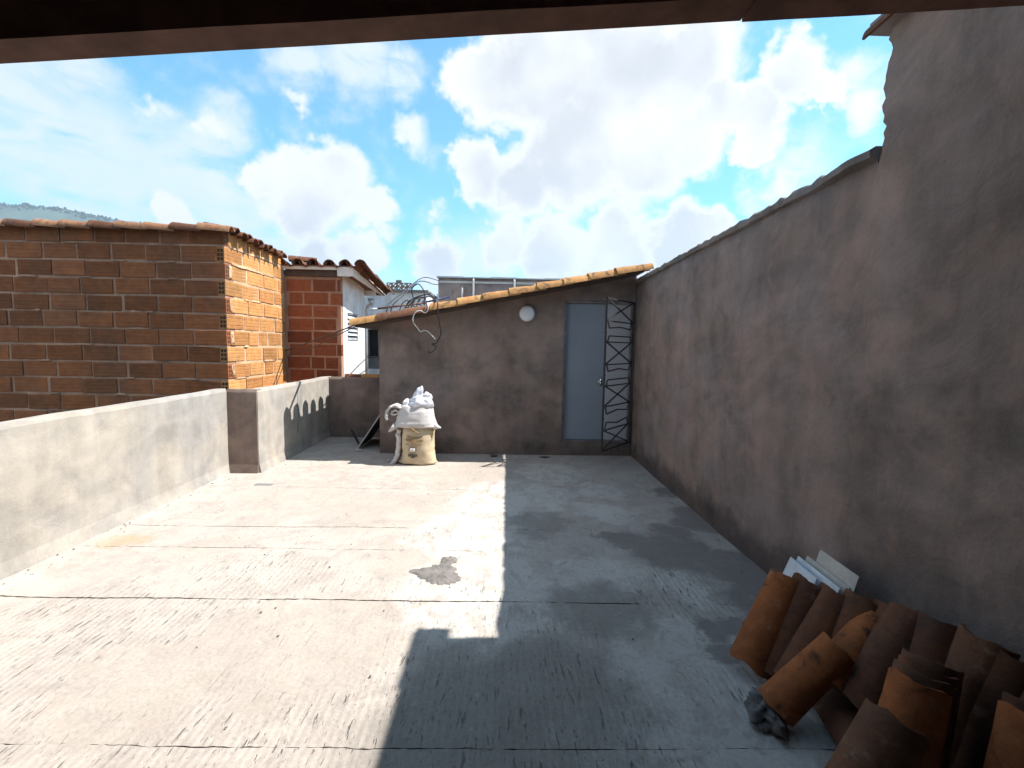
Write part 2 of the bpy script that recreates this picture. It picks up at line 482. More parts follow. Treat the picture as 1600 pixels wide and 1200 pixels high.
def mesh_of(name, bm, mat=None, smooth=False, recalc=True):
    if recalc:
        bmesh.ops.recalc_face_normals(bm, faces=bm.faces)
    me = bpy.data.meshes.new(name)
    bm.to_mesh(me)
    bm.free()
    for p in me.polygons:
        p.use_smooth = smooth
    if mat:
        for m in ([mat] if isinstance(mat, str) else mat):
            me.materials.append(MATS[m])
    return me


def add_box(bm, lo, hi, mi=0):
    x0, y0, z0 = lo
    x1, y1, z1 = hi
    vs = [bm.verts.new(c) for c in ((x0, y0, z0), (x1, y0, z0), (x1, y1, z0), (x0, y1, z0),
                                    (x0, y0, z1), (x1, y0, z1), (x1, y1, z1), (x0, y1, z1))]
    fs = []
    for q in ((0, 3, 2, 1), (4, 5, 6, 7), (0, 1, 5, 4), (1, 2, 6, 5), (2, 3, 7, 6), (3, 0, 4, 7)):
        f = bm.faces.new([vs[i] for i in q])
        f.material_index = mi
        fs.append(f)
    return vs


def box_mesh(name, lo, hi, mat, bevel=0.0):
    bm = bmesh.new()
    add_box(bm, lo, hi)
    if bevel:
        bmesh.ops.bevel(bm, geom=bm.edges[:], offset=bevel, segments=2, affect='EDGES', profile=0.6)
    return mesh_of(name, bm, mat)


def add_bar(bm, a, b, w=0.012, h=None, up=Vector((0, 0, 1))):
    """square bar from a to b"""
    a, b = Vector(a), Vector(b)
    h = h or w
    d = (b - a).normalized()
    s = d.cross(up)
    if s.length < 1e-4:
        s = d.cross(Vector((1, 0, 0)))
    s.normalize()
    u = s.cross(d).normalized()
    r0 = [bm.verts.new(a + s * x * w / 2 + u * y * h / 2) for x, y in ((-1, -1), (1, -1), (1, 1), (-1, 1))]
    r1 = [bm.verts.new(b + s * x * w / 2 + u * y * h / 2) for x, y in ((-1, -1), (1, -1), (1, 1), (-1, 1))]
    for i in range(4):
        bm.faces.new((r0[i], r0[(i + 1) % 4], r1[(i + 1) % 4], r1[i]))
    bm.faces.new(r0[::-1])
    bm.faces.new(r1)


def smooth_path(pts, n=6):
    """Catmull-Rom through the points"""
    P = [Vector(p) for p in pts]
    P = [P[0] * 2 - P[1]] + P + [P[-1] * 2 - P[-2]]
    out = []
    for i in range(1, len(P) - 2):
        for k in range(n):
            t = k / n
            a, b, c, d = P[i - 1], P[i], P[i + 1], P[i + 2]
            out.append(0.5 * ((2 * b) + (c - a) * t + (2 * a - 5 * b + 4 * c - d) * t * t + (3 * b - a - 3 * c + d) * t ** 3))
    out.append(P[-2])
    return out


def add_tube(bm, pts, r, seg=6):
    pts = [Vector(p) for p in pts]
    rings = []
    up = Vector((0.13, 0.21, 0.97))
    for i, p in enumerate(pts):
        d = (pts[min(i + 1, len(pts) - 1)] - pts[max(i - 1, 0)]).normalized()
        s = d.cross(up)
        if s.length < 1e-3:
            s = d.cross(Vector((1, 0, 0)))
        s.normalize()
        u = s.cross(d).normalized()
        up = u
        rr = r(i / max(1, len(pts) - 1)) if callable(r) else r
        rings.append([bm.verts.new(p + (s * cos(2 * pi * k / seg) + u * sin(2 * pi * k / seg)) * rr) for k in range(seg)])
    for a, b in zip(rings, rings[1:]):
        for k in range(seg):
            bm.faces.new((a[k], a[(k + 1) % seg], b[(k + 1) % seg], b[k]))
    bm.faces.new(rings[0][::-1])
    bm.faces.new(rings[-1])


def add_prism(bm, poly, axis, a, b):
    """extrude a closed polygon (2-tuples in the plane normal to axis) from a to b"""
    def P(u, v, t):
        return {'X': (t, u, v), 'Y': (u, t, v), 'Z': (u, v, t)}[axis]
    A = [bm.verts.new(P(u, v, a)) for u, v in poly]
    B = [bm.verts.new(P(u, v, b)) for u, v in poly]
    n = len(poly)
    for i in range(n):
        bm.faces.new((A[i], A[(i + 1) % n], B[(i + 1) % n], B[i]))
    bm.faces.new(A[::-1])
    bm.faces.new(B)
    return A, B


def nz(x, y=0.0, z=0.0, s=1.0):
    return noise.noise(Vector((x * s, y * s, z * s)))


# ------------------------------------------------------------------ ground and floor
structure(obj('ground', box_mesh('ground', (-4000, -4000, -3.6), (4000, 4000, -3.4), 'ground_dark')))

floor = structure(obj('floor', None))
X0, X1 = -3.5, 2.0
obj('floor_base', box_mesh('floor_base', (-3.42, -2.7, -0.25), (1.95, 9.0, -0.03), 'raked_concrete'), floor)
joints = [-2.6, 0.62, 1.665, 2.69, 3.385, 3.80, 4.87, 7.62]


def joint_y(k, x):
    y = joints[k]
    if k in (0, len(joints) - 1):
        return y
    return y + 0.010 * x * -1.0 + 0.012 * nz(x * 1.3, k * 7.1) + 0.005 * nz(x * 9, k * 3.3) + 0.0035 * nz(x * 31, k * 1.3)


def joint_gap(k, x):
    w = {2: .0035, 3: .007, 4: .004, 5: .005, 6: .004}.get(k, .004)
    f = 0.55 + 1.4 * nz(x * 2.2, k * 5.7) + 0.8 * nz(x * 14, k * 2.3) + 1.1 * nz(x * 37, k * 4.3)
    if k == 4:
        f += 0.2 - max(0, (x + 1.5)) * 0.5
    if k == 5:
        f += 0.5 - max(0, (x + 1.0)) * 0.8
    if k == 3:
        f += 0.6 - max(0, (x + 0.6)) * 0.5
    return 0.7 * w * min(1.3, max(0.02, f))


def floor_z(x, y):
    return (0.006 * nz(x * 0.9, y * 0.9, 4.0) + 0.003 * nz(x * 3.1, y * 3.1, 9.0)) * 1.0 - 0.004


NX = 420
for k in range(len(joints) - 1):
    ymid = (joints[k + 1] - joints[k])
    ny = max(8, int(ymid / 0.06))
    verts, faces = [], []
    for i in range(NX + 1):
        x = X0 + (X1 - X0) * i / NX
        ya = joint_y(k, x) + joint_gap(k, x)
        yb = joint_y(k + 1, x) - joint_gap(k + 1, x)
        for j in range(ny + 1):
            t = j / ny
            y = ya + (yb - ya) * t
            e = min(t, 1 - t) * ymid
            z = floor_z(x, y) - (0.003 if e < 0.004 else 0.0)
            verts.append((x, y, z))
        verts += [(x, ya, -0.045), (x, yb, -0.045), (x, ya, floor_z(x, ya) - .003), (x, yb, floor_z(x, yb) - .003)]
    st = ny + 5
    for i in range(NX):
        for j in range(ny):
            a = i * st + j
            faces.append((a, a + st, a + st + 1, a + 1))
        a = i * st
        faces.append((a + ny + 1, a + st + ny + 1, a + st + ny + 3, a + ny + 3))
        faces.append((a + ny + 4, a + st + ny + 4, a + st + ny + 2, a + ny + 2))
    me = bpy.data.meshes.new('concrete_slab')
    me.from_pydata(verts, [], faces)
    me.materials.append(MATS['raked_concrete'])
    for p in me.polygons:
        p.use_smooth = True
    obj('concrete_slab', me, floor)


def splat(name, outline_fn, cx, cy, mat, h=0.006, n=90, rings=9, rough=0.004, parent=floor):
    bm = bmesh.new()
    prev = None
    c = bm.verts.new((cx, cy, h))
    for j in range(1, rings + 1):
        t = j / rings
        ring = []
        for i in range(n):
            a = 2 * pi * i / n
            r = outline_fn(a) * t
            x, y = cx + r * cos(a), cy + r * sin(a)
            z = h * (1 - t ** 6) + rough * nz(x * 40, y * 40, 3) * (1 - t ** 4) + floor_z(x, y) * 0 - (0.004 if j == rings else 0)
            ring.append(bm.verts.new((x, y, z)))
        for i in range(n):
            if prev is None:
                bm.faces.new((c, ring[i], ring[(i + 1) % n]))
            else:
                bm.faces.new((prev[i], ring[i], ring[(i + 1) % n], prev[(i + 1) % n]))
        prev = ring
    return obj(name, mesh_of(name, bm, mat, smooth=True), parent)


def patch_outline(a):
    # a low lobe to the left and front, a round head to the back right
    base = 0.085 + 0.075 * max(0, cos(a - radians(75))) ** 3 + 0.10 * max(0, cos(a - radians(170))) ** 6 + 0.04 * max(0, cos(a - radians(260))) ** 2 + 0.06 * max(0, cos(a - radians(330))) ** 4
    return base * 1.05 * (1 + 0.22 * nz(cos(a) * 3, sin(a) * 3, 1.0) + 0.16 * nz(cos(a) * 9, sin(a) * 9, 2.0))


pm = splat('mortar_patch', patch_outline, -0.40, 3.02, 'fresh_mortar', 0.008, rough=0.010)
splat('mortar_patch', lambda a: 0.06 * (1 + 0.3 * nz(cos(a) * 2, sin(a) * 2, 7) + 0.2 * nz(cos(a) * 8, sin(a) * 8, 7)), -0.36, 3.22, 'fresh_mortar', 0.008, n=50, rough=0.008)
# the small dark patch on the floor near the pilaster, a thin plate
obj('dark_floor_plate', box_mesh('dark_floor_plate', (-2.66, 4.925, -0.01), (-2.47, 4.985, 0.004), 'grey_panel', 0.003), floor)

bm = bmesh.new()
for i in range(620):
    u = rnd.random()
    if u < .35:
        x, y = 1.84 - abs(rnd.gauss(0, .10)), rnd.uniform(1.2, 6.4)
    elif u < .55:
        x, y = rnd.uniform(-1.7, 1.8), 6.46 - abs(rnd.gauss(0, .12))
    elif u < .75:
        x, y = -3.16 + abs(rnd.gauss(0, .10)), rnd.uniform(2.4, 5.3)
    else:
        x, y = rnd.uniform(-3.0, 1.7), rnd.uniform(1.5, 6.4)
    r = 0.0022 + 0.006 * rnd.random() ** 3
    M = Matrix.Translation((x, y, r * .5)) @ Matrix.Rotation(rnd.random() * 6, 4, 'Z') @ Matrix.Diagonal((r, r * rnd.uniform(.5, 1.0), r * rnd.uniform(.4, .9), 1))
    bmesh.ops.create_icosphere(bm, subdivisions=1, radius=1.0, matrix=M)
gt = obj('grit', mesh_of('grit', bm, 'fresh_mortar'))
gt['kind'] = 'stuff'

# ------------------------------------------------------------------ low parapet walls (left)


def parapet(name, label, poly_top, z0, z1, group):
    """plan polygon extruded; the foot flares out a little"""
    bm = bmesh.new()
    A, B = add_prism(bm, poly_top, 'Z', z0, z1)
    return tag(obj(name, mesh_of(name, bm, 'parapet_plaster')), label, 'wall', group)


GP = 'low plastered walls round the terrace edge'


def wall_grid(bm, p0, p1, z0, z1, thick, nout, seg=0.06, top_noise=0.008, flare=0.03):
    """plastered low wall between plan points p0, p1; nout = direction away from the terrace"""
    p0, p1, nout = Vector((*p0, 0)), Vector((*p1, 0)), Vector((*nout, 0))
    L = (p1 - p0).length
    n = max(2, int(L / seg))
    prof = [(0.0, -0.03, -flare), (0.0, 0.03, -flare * .6), (0, 0.10, -flare * .15), (0, .3, 0), (0, .55, 0), (0, .8, 0), (0, 0.965, 0), (0.012, 1.0, 0)]
    rows = []
    for i in range(n + 1):
        q = p0.lerp(p1, i / n)
        col = []
        for _, t, off in prof:
            z = z0 + (z1 - z0) * t
            w = 0.006 * nz(q.x * 1.7 + q.y * 1.7, z * 1.7, 3) + (0.012 if t == 1.0 else 0)
            zz = z + (top_noise * nz(q.x * 2.1 + q.y * 2.1, 5.0) + 0.006 * nz(q.x * 11 + q.y * 11, 6.0) if t > .9 else 0)
            col.append(bm.verts.new(q + nout * (off + w) + Vector((0, 0, zz))))
        q2 = q + nout * thick
        col.append(bm.verts.new(q2 + Vector((0, 0, z1 + top_noise * nz(q.x * 2.1 + q.y * 2.1, 5.0) - 0.004))))
        col.append(bm.verts.new(q2 + Vector((0, 0, -3.4))))
        rows.append(col)
    for a, b in zip(rows, rows[1:]):
        for j in range(len(a) - 1):
            bm.faces.new((a[j], b[j], b[j + 1], a[j + 1]))
    bm.faces.new(rows[0])
    bm.faces.new(rows[-1][::-1])


bm = bmesh.new()
wall_grid(bm, (-3.20, -2.6), (-3.20, 5.40), 0, 0.993, 0.11, (-1, 0))
tag(obj('low_wall', mesh_of('low_wall', bm, 'parapet_plaster', smooth=False)),
    'long pale sunlit low wall running along the left edge of the terrace', 'wall', GP)

inner = thing('low_wall', 'shorter sunlit low wall stepped inwards, with a shaded pilaster face and scalloped shadow', 'wall', (-2.85, 5.4, 0), GP)
bm = bmesh.new()
wall_grid(bm, (0, 0.012), (0, 2.36), 0, 0.988, 0.11, (-1, 0))
obj('wall_face', mesh_of('wall_face', bm, 'parapet_plaster'), inner)
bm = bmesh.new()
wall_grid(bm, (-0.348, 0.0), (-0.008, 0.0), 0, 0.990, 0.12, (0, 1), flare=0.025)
obj('pilaster', mesh_of('pilaster', bm, 'hut_plaster'), inner)  # darker render than the wall, standing in for shade on this face
bm = bmesh.new()
add_tube(bm, [(-0.002, 1.065, 0.985), (-0.001, 1.06, 0.8), (-0.002, 1.055, 0.55), (-0.001, 1.05, 0.3)], 0.008, 6)
obj('conduit', mesh_of('conduit', bm, 'grey_panel', True), inner)

bm = bmesh.new()
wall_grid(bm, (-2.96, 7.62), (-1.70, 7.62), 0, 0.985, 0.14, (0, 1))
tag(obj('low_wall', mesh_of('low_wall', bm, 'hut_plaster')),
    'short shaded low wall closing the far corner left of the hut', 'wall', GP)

# ------------------------------------------------------------------ right boundary wall
rw = thing('boundary_wall', 'tall rough grey plastered wall along the whole right side of the terrace', 'wall', (1.87, 2.36, 0))


def add_face_grid(bm, x, ys, zfun, z0=-0.03, dz=0.16, amp=0.012):
    cols = []
    for y in ys:
        zt = zfun(y)
        n = 14
        col = []
        for j in range(n + 1):
            z = z0 + (zt - z0) * j / n
            col.append(bm.verts.new((x + 0.012 * nz(y * 0.9, z * 0.9, 2) + 0.005 * nz(y * 2.7, z * 2.7, 8), y, z)))
        cols.append(col)
    return cols


bm = bmesh.new()
# far, lower stretch
ys = [0.0 + i * 0.10 for i in range(0, 78)]


def ztop(y):
    return 2.545 - 0.016 * y + 0.006 * nz(y * 3.0, 1.0) + 0.006 * nz(y * 11, 2.0)


cols = add_face_grid(bm, 0, ys, ztop)
tops = [bm.verts.new((0.24, y, ztop(y))) for y in ys]
for i in range(len(ys) - 1):
    a, b = cols[i], cols[i + 1]
    for j in range(len(a) - 1):
        bm.faces.new((a[j], b[j], b[j + 1], a[j + 1]))
    bm.faces.new((a[-1], b[-1], tops[i + 1], tops[i]))
backs = [bm.verts.new((0.24, y, -3.4)) for y in (ys[0], ys[-1])]
bm.faces.new([*tops, backs[1], backs[0]])
obj('wall_face', mesh_of('wall_face', bm, 'wall_plaster', smooth=True), rw)
# near, taller stretch with a ragged plaster edge
bm = bmesh.new()
zs = [i * 0.028 for i in range(-2, 117)]


def edge_y(z):
    if z < 2.52:
        return 0.0
    t = z - 2.52
    return -0.005 + 0.035 * nz(z * 7.0, 3.3) + 0.03 * nz(z * 19, 5.1) + 0.016 * nz(z * 47, 1.1) - 0.03 * max(0, 1 - abs(t - 0.12) / 0.12) + 0.018 * max(0, 1 - abs(t - .33) / .1)


rowv = []
yfrac = [0.0, -0.004, -0.06, -0.15, -0.3, -0.5, -0.75, -1.0, -1.4, -1.9, -2.4, -3.0, -3.8, -4.9]
for z in zs:
    r = []
    for k, f in enumerate(yfrac):
        y = f + (edge_y(z) * (1.0 if k < 2 else max(0, 1 - k * 0.3)))
        x = 0.012 * nz(y * 0.9, z * 0.9, 2) + 0.005 * nz(y * 2.7, z * 2.7, 8) + (0.012 if k == 0 and z > 2.5 else 0)
        r.append(bm.verts.new((x, y, z)))
    rowv.append(r)
for a, b in zip(rowv, rowv[1:]):
    for j in range(len(a) - 1):
        bm.faces.new((a[j + 1], a[j], b[j], b[j + 1]))
e0 = [bm.verts.new((0.24, edge_y(z), z)) for z in zs]
for i in range(len(zs) - 1):
    bm.faces.new((rowv[i][0], e0[i], e0[i + 1], rowv[i + 1][0]))
t2 = [bm.verts.new((0.24, f, zs[-1])) for f in yfrac[1:]]
t2 = [e0[-1]] + t2
for i in range(len(t2) - 1):
    bm.faces.new((rowv[-1][i], t2[i], t2[i + 1], rowv[-1][i + 1]))
bk = [bm.verts.new((0.24, yfrac[-1], zs[0]))]
bm.faces.new([*t2, bk[0], *([] if True else []), *e0[:-1]])
obj('raised_wall_face', mesh_of('raised_wall_face', bm, 'wall_plaster', smooth=False), rw)
# lumpy mortar coping
bm = bmesh.new()
prev = None
yy = [0.0 + i * 0.045 for i in range(0, 172)]
for y in yy:
    th = 0.034 + 0.008 * nz(y * 4, 9) + 0.020 * nz(y * 13, 9) + 0.010 * nz(y * 37, 9)
    ov = 0.022 + 0.014 * nz(y * 5, 19) + 0.016 * nz(y * 16, 19) + 0.03 * math.exp(-((y - 0.12) / 0.2) ** 2)
    zt = ztop(y)
    prof = [(0.01, zt - 0.035 - 0.02 * nz(y * 6, 4)), (-ov, zt - 0.020), (-ov * 1.1, zt + th * 0.45), (-ov * 0.4, zt + th), (0.12, zt + th * 1.2), (0.26, zt + th), (0.26, zt - 0.02)]
    ring = [bm.verts.new((px, y, pz)) for px, pz in prof]
    if prev:
        for j in range(len(ring)):
            bm.faces.new((prev[j], prev[(j + 1) % len(ring)], ring[(j + 1) % len(ring)], ring[j]))
    else:
        bm.faces.new(ring)
    prev = ring
bm.faces.new(prev[::-1])
obj('coping', mesh_of('coping', bm, 'coping_mortar'), rw)

# ------------------------------------------------------------------ clay barrel tile


def barrel_mesh(name, mat, L=0.44, r0=0.100, r1=0.086, th=0.013, seed=0, arc=168, seg=14, ny=5, chip=0.008):
    bm = bmesh.new()
    half = radians(arc / 2)
    O, I = [], []
    for j in range(ny + 1):
        t = j / ny
        r = r0 + (r1 - r0) * t
        ro, ri = [], []
        for i in range(seg + 1):
            a = -half + 2 * half * i / seg
            y = t * L
            if j in (0, ny):
                y += chip * (nz(a * 1.3, seed * 9.1 + j, 2) * 2 + 0.5 * nz(a * 4, seed * 9.1 + j, 5))
            w = 1 + 0.03 * nz(a * 1.5, t * 3, seed * 5.5)
            ro.append(bm.verts.new((sin(a) * r * w, y, cos(a) * r * w)))
            ri.append(bm.verts.new((sin(a) * (r - th) * w, y, cos(a) * (r - th) * w)))
        O.append(ro)
        I.append(ri)
    for j in range(ny):
        for i in range(seg):
            bm.faces.new((O[j][i], O[j][i + 1], O[j + 1][i + 1], O[j + 1][i]))
            bm.faces.new((I[j][i + 1], I[j][i], I[j + 1][i], I[j + 1][i + 1]))
        for i in (0, seg):
            bm.faces.new((O[j][i], O[j + 1][i], I[j + 1][i], I[j][i]))
    for j in (0, ny):
        for i in range(seg):
            bm.faces.new((O[j][i], O[j][i + 1], I[j][i + 1], I[j][i]))
    me = mesh_of(name, bm, mat, smooth=True)
    try:
        me.set_sharp_from_angle(angle=radians(50))
    except Exception:
        pass
    return me


TILE = {m: [barrel_mesh('roof_tile', m, seed=s + 1) for s in range(4)] for m in ('roof_clay', 'old_roof_clay', 'pile_clay', 'pile_clay_grey', 'tan_roof_clay')}


def frame_of(axis, normal):
    y = Vector(axis).normalized()
    z = Vector(normal)
    z = (z - y * z.dot(y)).normalized()
    x = y.cross(z)
    return Matrix((x, y, z)).transposed()


def put_tile(mat, base, axis, normal, parent=None, name='roof_tile', k=None, s=1.0):
    me = TILE[mat][rnd.randrange(4) if k is None else k % 4]
    o = obj(name, me, parent)
    M = Matrix.Translation(base) @ frame_of(axis, normal).to_4x4() @ Matrix.Scale(s, 4)
    o.matrix_basis = M
    return o


# the eave tile sticking out of the raised wall, part of that wall
t = put_tile('old_roof_clay', (0.02, -0.36, 3.125), (0, 1, 0.0), (0, 0, 1), rw)
obj('tile_bedding', box_mesh('tile_bedding', (-0.055, -0.30, 3.132), (0.10, 0.055, 3.19), 'coping_mortar', 0.006), rw)

# ------------------------------------------------------------------ the hut
HX0, HX1, HY = -1.72, 1.86, 6.5
hut = thing('plastered_hut', 'small grey plastered hut with sloping clay tile roof at the terrace end', 'hut', (0, HY, 0))
SL = 0.21


def roof_z(X):
    return 1.755 + SL * (X + 1.93)


bm = bmesh.new()
dx0, dx1, dz0, dz1 = 0.865, 1.845, 0.195, 2.20
T = 0.14


def quad_wall(bm, poly, y0=0.0, y1=T):
    add_prism(bm, poly, 'Y', y0, y1)


# front wall, cut round the doorway (pieces butt end to end)
nseg = 14
xs = [HX0 + (dx0 - HX0) * i / nseg for i in range(nseg + 1)]
poly = [(HX0, -0.05), (dx0, -0.05), (dx0, roof_z(dx0))] + [(x, roof_z(x)) for x in xs[::-1][1:]]
quad_wall(bm, poly)
quad_wall(bm, [(dx0, -0.05), (dx1, -0.05), (dx1, dz0), (dx0, dz0)])
quad_wall(bm, [(dx0, dz1), (dx1, dz1), (dx1, roof_z(dx1)), (dx0, roof_z(dx0))])
quad_wall(bm, [(dx1, -0.05), (HX1, -0.05), (HX1, roof_z(HX1)), (dx1, roof_z(dx1))])
# side and back
add_box(bm, (HX0, T, -0.05), (HX0 + 0.14, 3.4, roof_z(HX0)))
add_prism(bm, [(HX0 + .14, -0.05), (HX1, -0.05), (HX1, roof_z(HX1)), (HX0 + .14, roof_z(HX0))], 'Y', 3.26, 3.4)
add_box(bm, (HX0 + .14, T, -0.05), (HX1, 3.26, 0.19))
bmesh.ops.remove_doubles(bm, verts=bm.verts, dist=1e-5)
obj('wall', mesh_of('wall', bm, 'hut_plaster'), hut)

# roof: deck, battens and tile columns running up the slope
roof = obj('roof', None, hut)
bm = bmesh.new()
ry0, ry1 = -0.42, 3.55
poly = [(-1.93, roof_z(-1.93)), (1.86, roof_z(1.86)), (1.86, roof_z(1.86) + 0.035), (-1.93, roof_z(-1.93) + 0.035)]
add_prism(bm, poly, 'Y', ry0 + 0.075, ry1)
obj('roof_deck', mesh_of('roof_deck', bm, 'dark_wood'), roof)
ax = Vector((1, 0, SL)).normalized()
nrm = Vector((-SL, 0, 1)).normalized()
pitch = 0.354
NC = 12
for c in range(NC):
    y = ry0 + 0.075 + 0.283 * c
    for k in range(11):
        s0 = -0.02 + pitch * k + rnd.uniform(-.012, .012)
        base = Vector((-1.955, y + rnd.uniform(-.008, .008), roof_z(-1.955) + (0.0 if c == 0 else 0.030))) + ax * s0
        if base.x + ax.x * 0.42 > 2.10:
            continue
        tilt = ax * 1.0 + nrm * (-0.030 + rnd.uniform(-.01, .012)) + Vector((0, rnd.uniform(-.02, .02), 0))
        mm = 'old_roof_clay' if (k == 1 and c == 0) else 'roof_clay'
        if k == 2 and c == 0:
            mm = 'pile_clay_grey'
        put_tile(mm, base + nrm * 0.018, tilt, nrm, roof, k=k * 3 + c, s=1.1 if c == 0 else 1.0)

# door
door = obj('door', box_mesh('door', (0.905, 0.075, 0.215), (1.475, 0.115, 2.165), 'door_paint', 0.003), hut)
bm = bmesh.new()
add_tube(bm, [(1.425, 0.075, 1.065), (1.425, 0.045, 1.065)], 0.012, 8)
add_tube(bm, [(1.425, 0.045, 1.065), (1.40, 0.040, 1.065), (1.375, 0.040, 1.063)], 0.009, 8)
add_box(bm, (1.408, 0.070, 1.00), (1.442, 0.0749, 1.12))
obj('handle', mesh_of('handle', bm, 'chrome', True), door)
for zc in (0.45, 1.2, 1.95):
    bm = bmesh.new()
    add_tube(bm, [(0.904, 0.068, zc - .05), (0.904, 0.068, zc + .05)], 0.009, 8)
    obj('hinge', mesh_of('hinge', bm, 'door_frame_metal', True), door)
obj('side_panel', box_mesh('side_panel', (1.480, 0.078, 0.215), (1.815, 0.112, 2.165), 'side_panel_pale', 0.003), hut)
bm = bmesh.new()
add_box(bm, (0.866, 0.03, 0.196), (0.902, 0.12, 2.199))
add_box(bm, (1.818, 0.03, 0.196), (1.844, 0.12, 2.199))
add_box(bm, (0.9025, 0.03, 2.168), (1.8175, 0.12, 2.199))
add_box(bm, (0.9025, 0.03, 0.196), (1.8175, 0.12, 0.212))
obj('door_frame', mesh_of('door_frame', bm, 'door_frame_metal'), hut)

# iron security gate, standing open on the right jamb
gate = obj('security_gate', None, hut)
gh = Vector((1.825, -0.03, 0.20))
gf = Vector((1.305, -0.66, 0.215))
gdir = (gf - gh)
GW = sqrt(gdir.x ** 2 + gdir.y ** 2)
gu = Vector((gdir.x / GW, gdir.y / GW, 0))
GH = 1.985


def gp(u, f):  # u 0 (hinge) .. 1 (free end), f 0 (top) .. 1 (bottom)
    return gh + gu * (GW * u) + Vector((0, 0, GH * (1 - f)))


bm = bmesh.new()
add_bar(bm, gp(0, 0), gp(0, 1), .022, up=Vector((0, 1, 0)))
add_bar(bm, gp(1, 0), gp(1, 1), .022, up=Vector((0, 1, 0)))
add_bar(bm, gp(0.015, 0.006), gp(0.985, 0.006), .02)
add_bar(bm, gp(0.015, 0.994), gp(0.985, 0.994), .024)
obj('gate_frame', mesh_of('gate_frame', bm, 'iron'), gate)


def bar_obj(pts, w=0.016):
    bm = bmesh.new()
    for a, b in zip(pts, pts[1:]):
        add_bar(bm, a, b, w)
    obj('gate_bar', mesh_of('gate_bar', bm, 'iron'), gate)


for f0, f1 in ((0.01, 0.145), (0.285, 0.43), (0.57, 0.705), (0.86, 0.99)):
    o = gu.cross(Vector((0, 0, 1))) * 0.007
    bar_obj([gp(.03, f0) + o, gp(.97, f1) + o])
    bar_obj([gp(.97, f0) - o, gp(.03, f1) - o])
for f0, f1, dip in ((0.15, 0.195, -.012), (0.285, 0.245, 0), (0.43, 0.475, -.014), (0.57, 0.53, 0), (0.705, 0.755, -.016), (0.86, 0.81, .018)):
    bar_obj([gp(.03, f0), gp(.97, f0)])
    bar_obj([gp(.06, f0), gp(.10, f1), gp(.5, f1 + dip), gp(.88, f1), gp(.93, f0)])
for f in (.22, .50, .78):
    bm = bmesh.new()
    for u in (0, 1):
        bmesh.ops.create_uvsphere(bm, u_segments=8, v_segments=6, radius=0.019, matrix=Matrix.Translation(gp(u, f)))
    obj('gate_knob', mesh_of('gate_knob', bm, 'iron', True), gate)

# round wall lamp
lamp = thing('wall_lamp', 'round white bulkhead lamp on the hut wall', 'lamp', (0.335, HY, 2.0))


def lathe(bm, prof, seg=28, M=None, mi=0):
    """profile (r, h) turned round -Y"""
    rings = []
    for r, h in prof:
        if r < 1e-5:
            v = bm.verts.new((0, -h, 0))
            rings.append([v])
        else:
            rings.append([bm.verts.new((r * cos(2 * pi * k / seg), -h, r * sin(2 * pi * k / seg))) for k in range(seg)])
    for a, b in zip(rings, rings[1:]):
        for k in range(seg):
            q = [a[k % len(a)], a[(k + 1) % len(a)], b[(k + 1) % len(b)], b[k % len(b)]]
            q = list(dict.fromkeys(q))
            if len(q) > 2:
                bm.faces.new(q)


bm = bmesh.new()
lathe(bm, [(0, 0), (.118, 0.0), (.118, .03), (.106, .036), (.106, .028)])
obj('lamp_base', mesh_of('lamp_base', bm, 'lamp_ring', True), lamp)
bm = bmesh.new()
lathe(bm, [(.106, .03), (.102, .042), (.085, .052), (.05, .058), (0, .060)])
obj('diffuser', mesh_of('diffuser', bm, 'lamp_plastic', True), lamp)

# ------------------------------------------------------------------ brick house on the left


def brick_mesh(L, H, D, mat, hollow_end=False):
    """extruded hollow clay block: ribbed face at y=0 looking to -Y, body behind; x 0..L"""
    bm = bmesh.new()
    n = 4
    prof = [(D, 0), (0.004, 0.0)]
    for i in range(n):
        z0 = H * (i / n)
        z1 = H * ((i + 1) / n)
        prof += [(0.0, z0 + 0.006), (0.0, z1 - 0.006)]
        if i < n - 1:
            prof += [(0.003, z1)]
    prof += [(0.004, H), (D, H)]
    A, B = add_prism(bm, prof, 'X', 0, L)
    me_mats = [mat, 'brick_hole_shade']
    if hollow_end:
        for i in range(3):
            z0 = H * (0.10 + 0.285 * i)
            z1 = z0 + H * 0.21
            for y0, y1 in ((0.016, D * 0.5 - 0.006), (D * 0.5 + 0.006, D - 0.014)):
                # hollow cell as a flat dark face, its inner shade put into the colour
                vs = [bm.verts.new((L + 0.0015, y, z)) for y, z in ((y0, z0), (y1, z0), (y1, z1), (y0, z1))]
                f = bm.faces.new(vs)
                f.material_index = 1
    me = mesh_of('brick', bm, me_mats, recalc=True)
    return me


BCACHE = {}


def brick(L, H, D, mat, hollow=False):
    k = (round(L, 2), round(H, 3), D, mat, hollow)
    if k not in BCACHE:
        BCACHE[k] = brick_mesh(k[0], H, D, mat, hollow)
    return BCACHE[k]


bh = thing('brick_house', 'unplastered brick house with an old clay tile roof, beyond the left wall', 'house', (-3.70, 6.3, 0))
BX, BY, PB = -3.70, 6.3, 0.222
ZT = 2.815
JT = 0.030
rows = [(ZT, 0.185)] + [(ZT - PB * (k + 1), PB - JT) for k in range(13)]
# core of mortar
def core(lo, hi, mat):
    bm = bmesh.new()
    add_box(bm, lo, hi)
    bmesh.ops.subdivide_edges(bm, edges=bm.edges[:], cuts=30, use_grid_fill=True)
    for v in bm.verts:
        q = v.co.copy()
        v.co += Vector((nz(q.y * 9, q.z * 9, 1), nz(q.x * 9, q.z * 9, 5), 0)) * 0.003
    obj('mortar_core', mesh_of('mortar_core', bm, mat), bh)


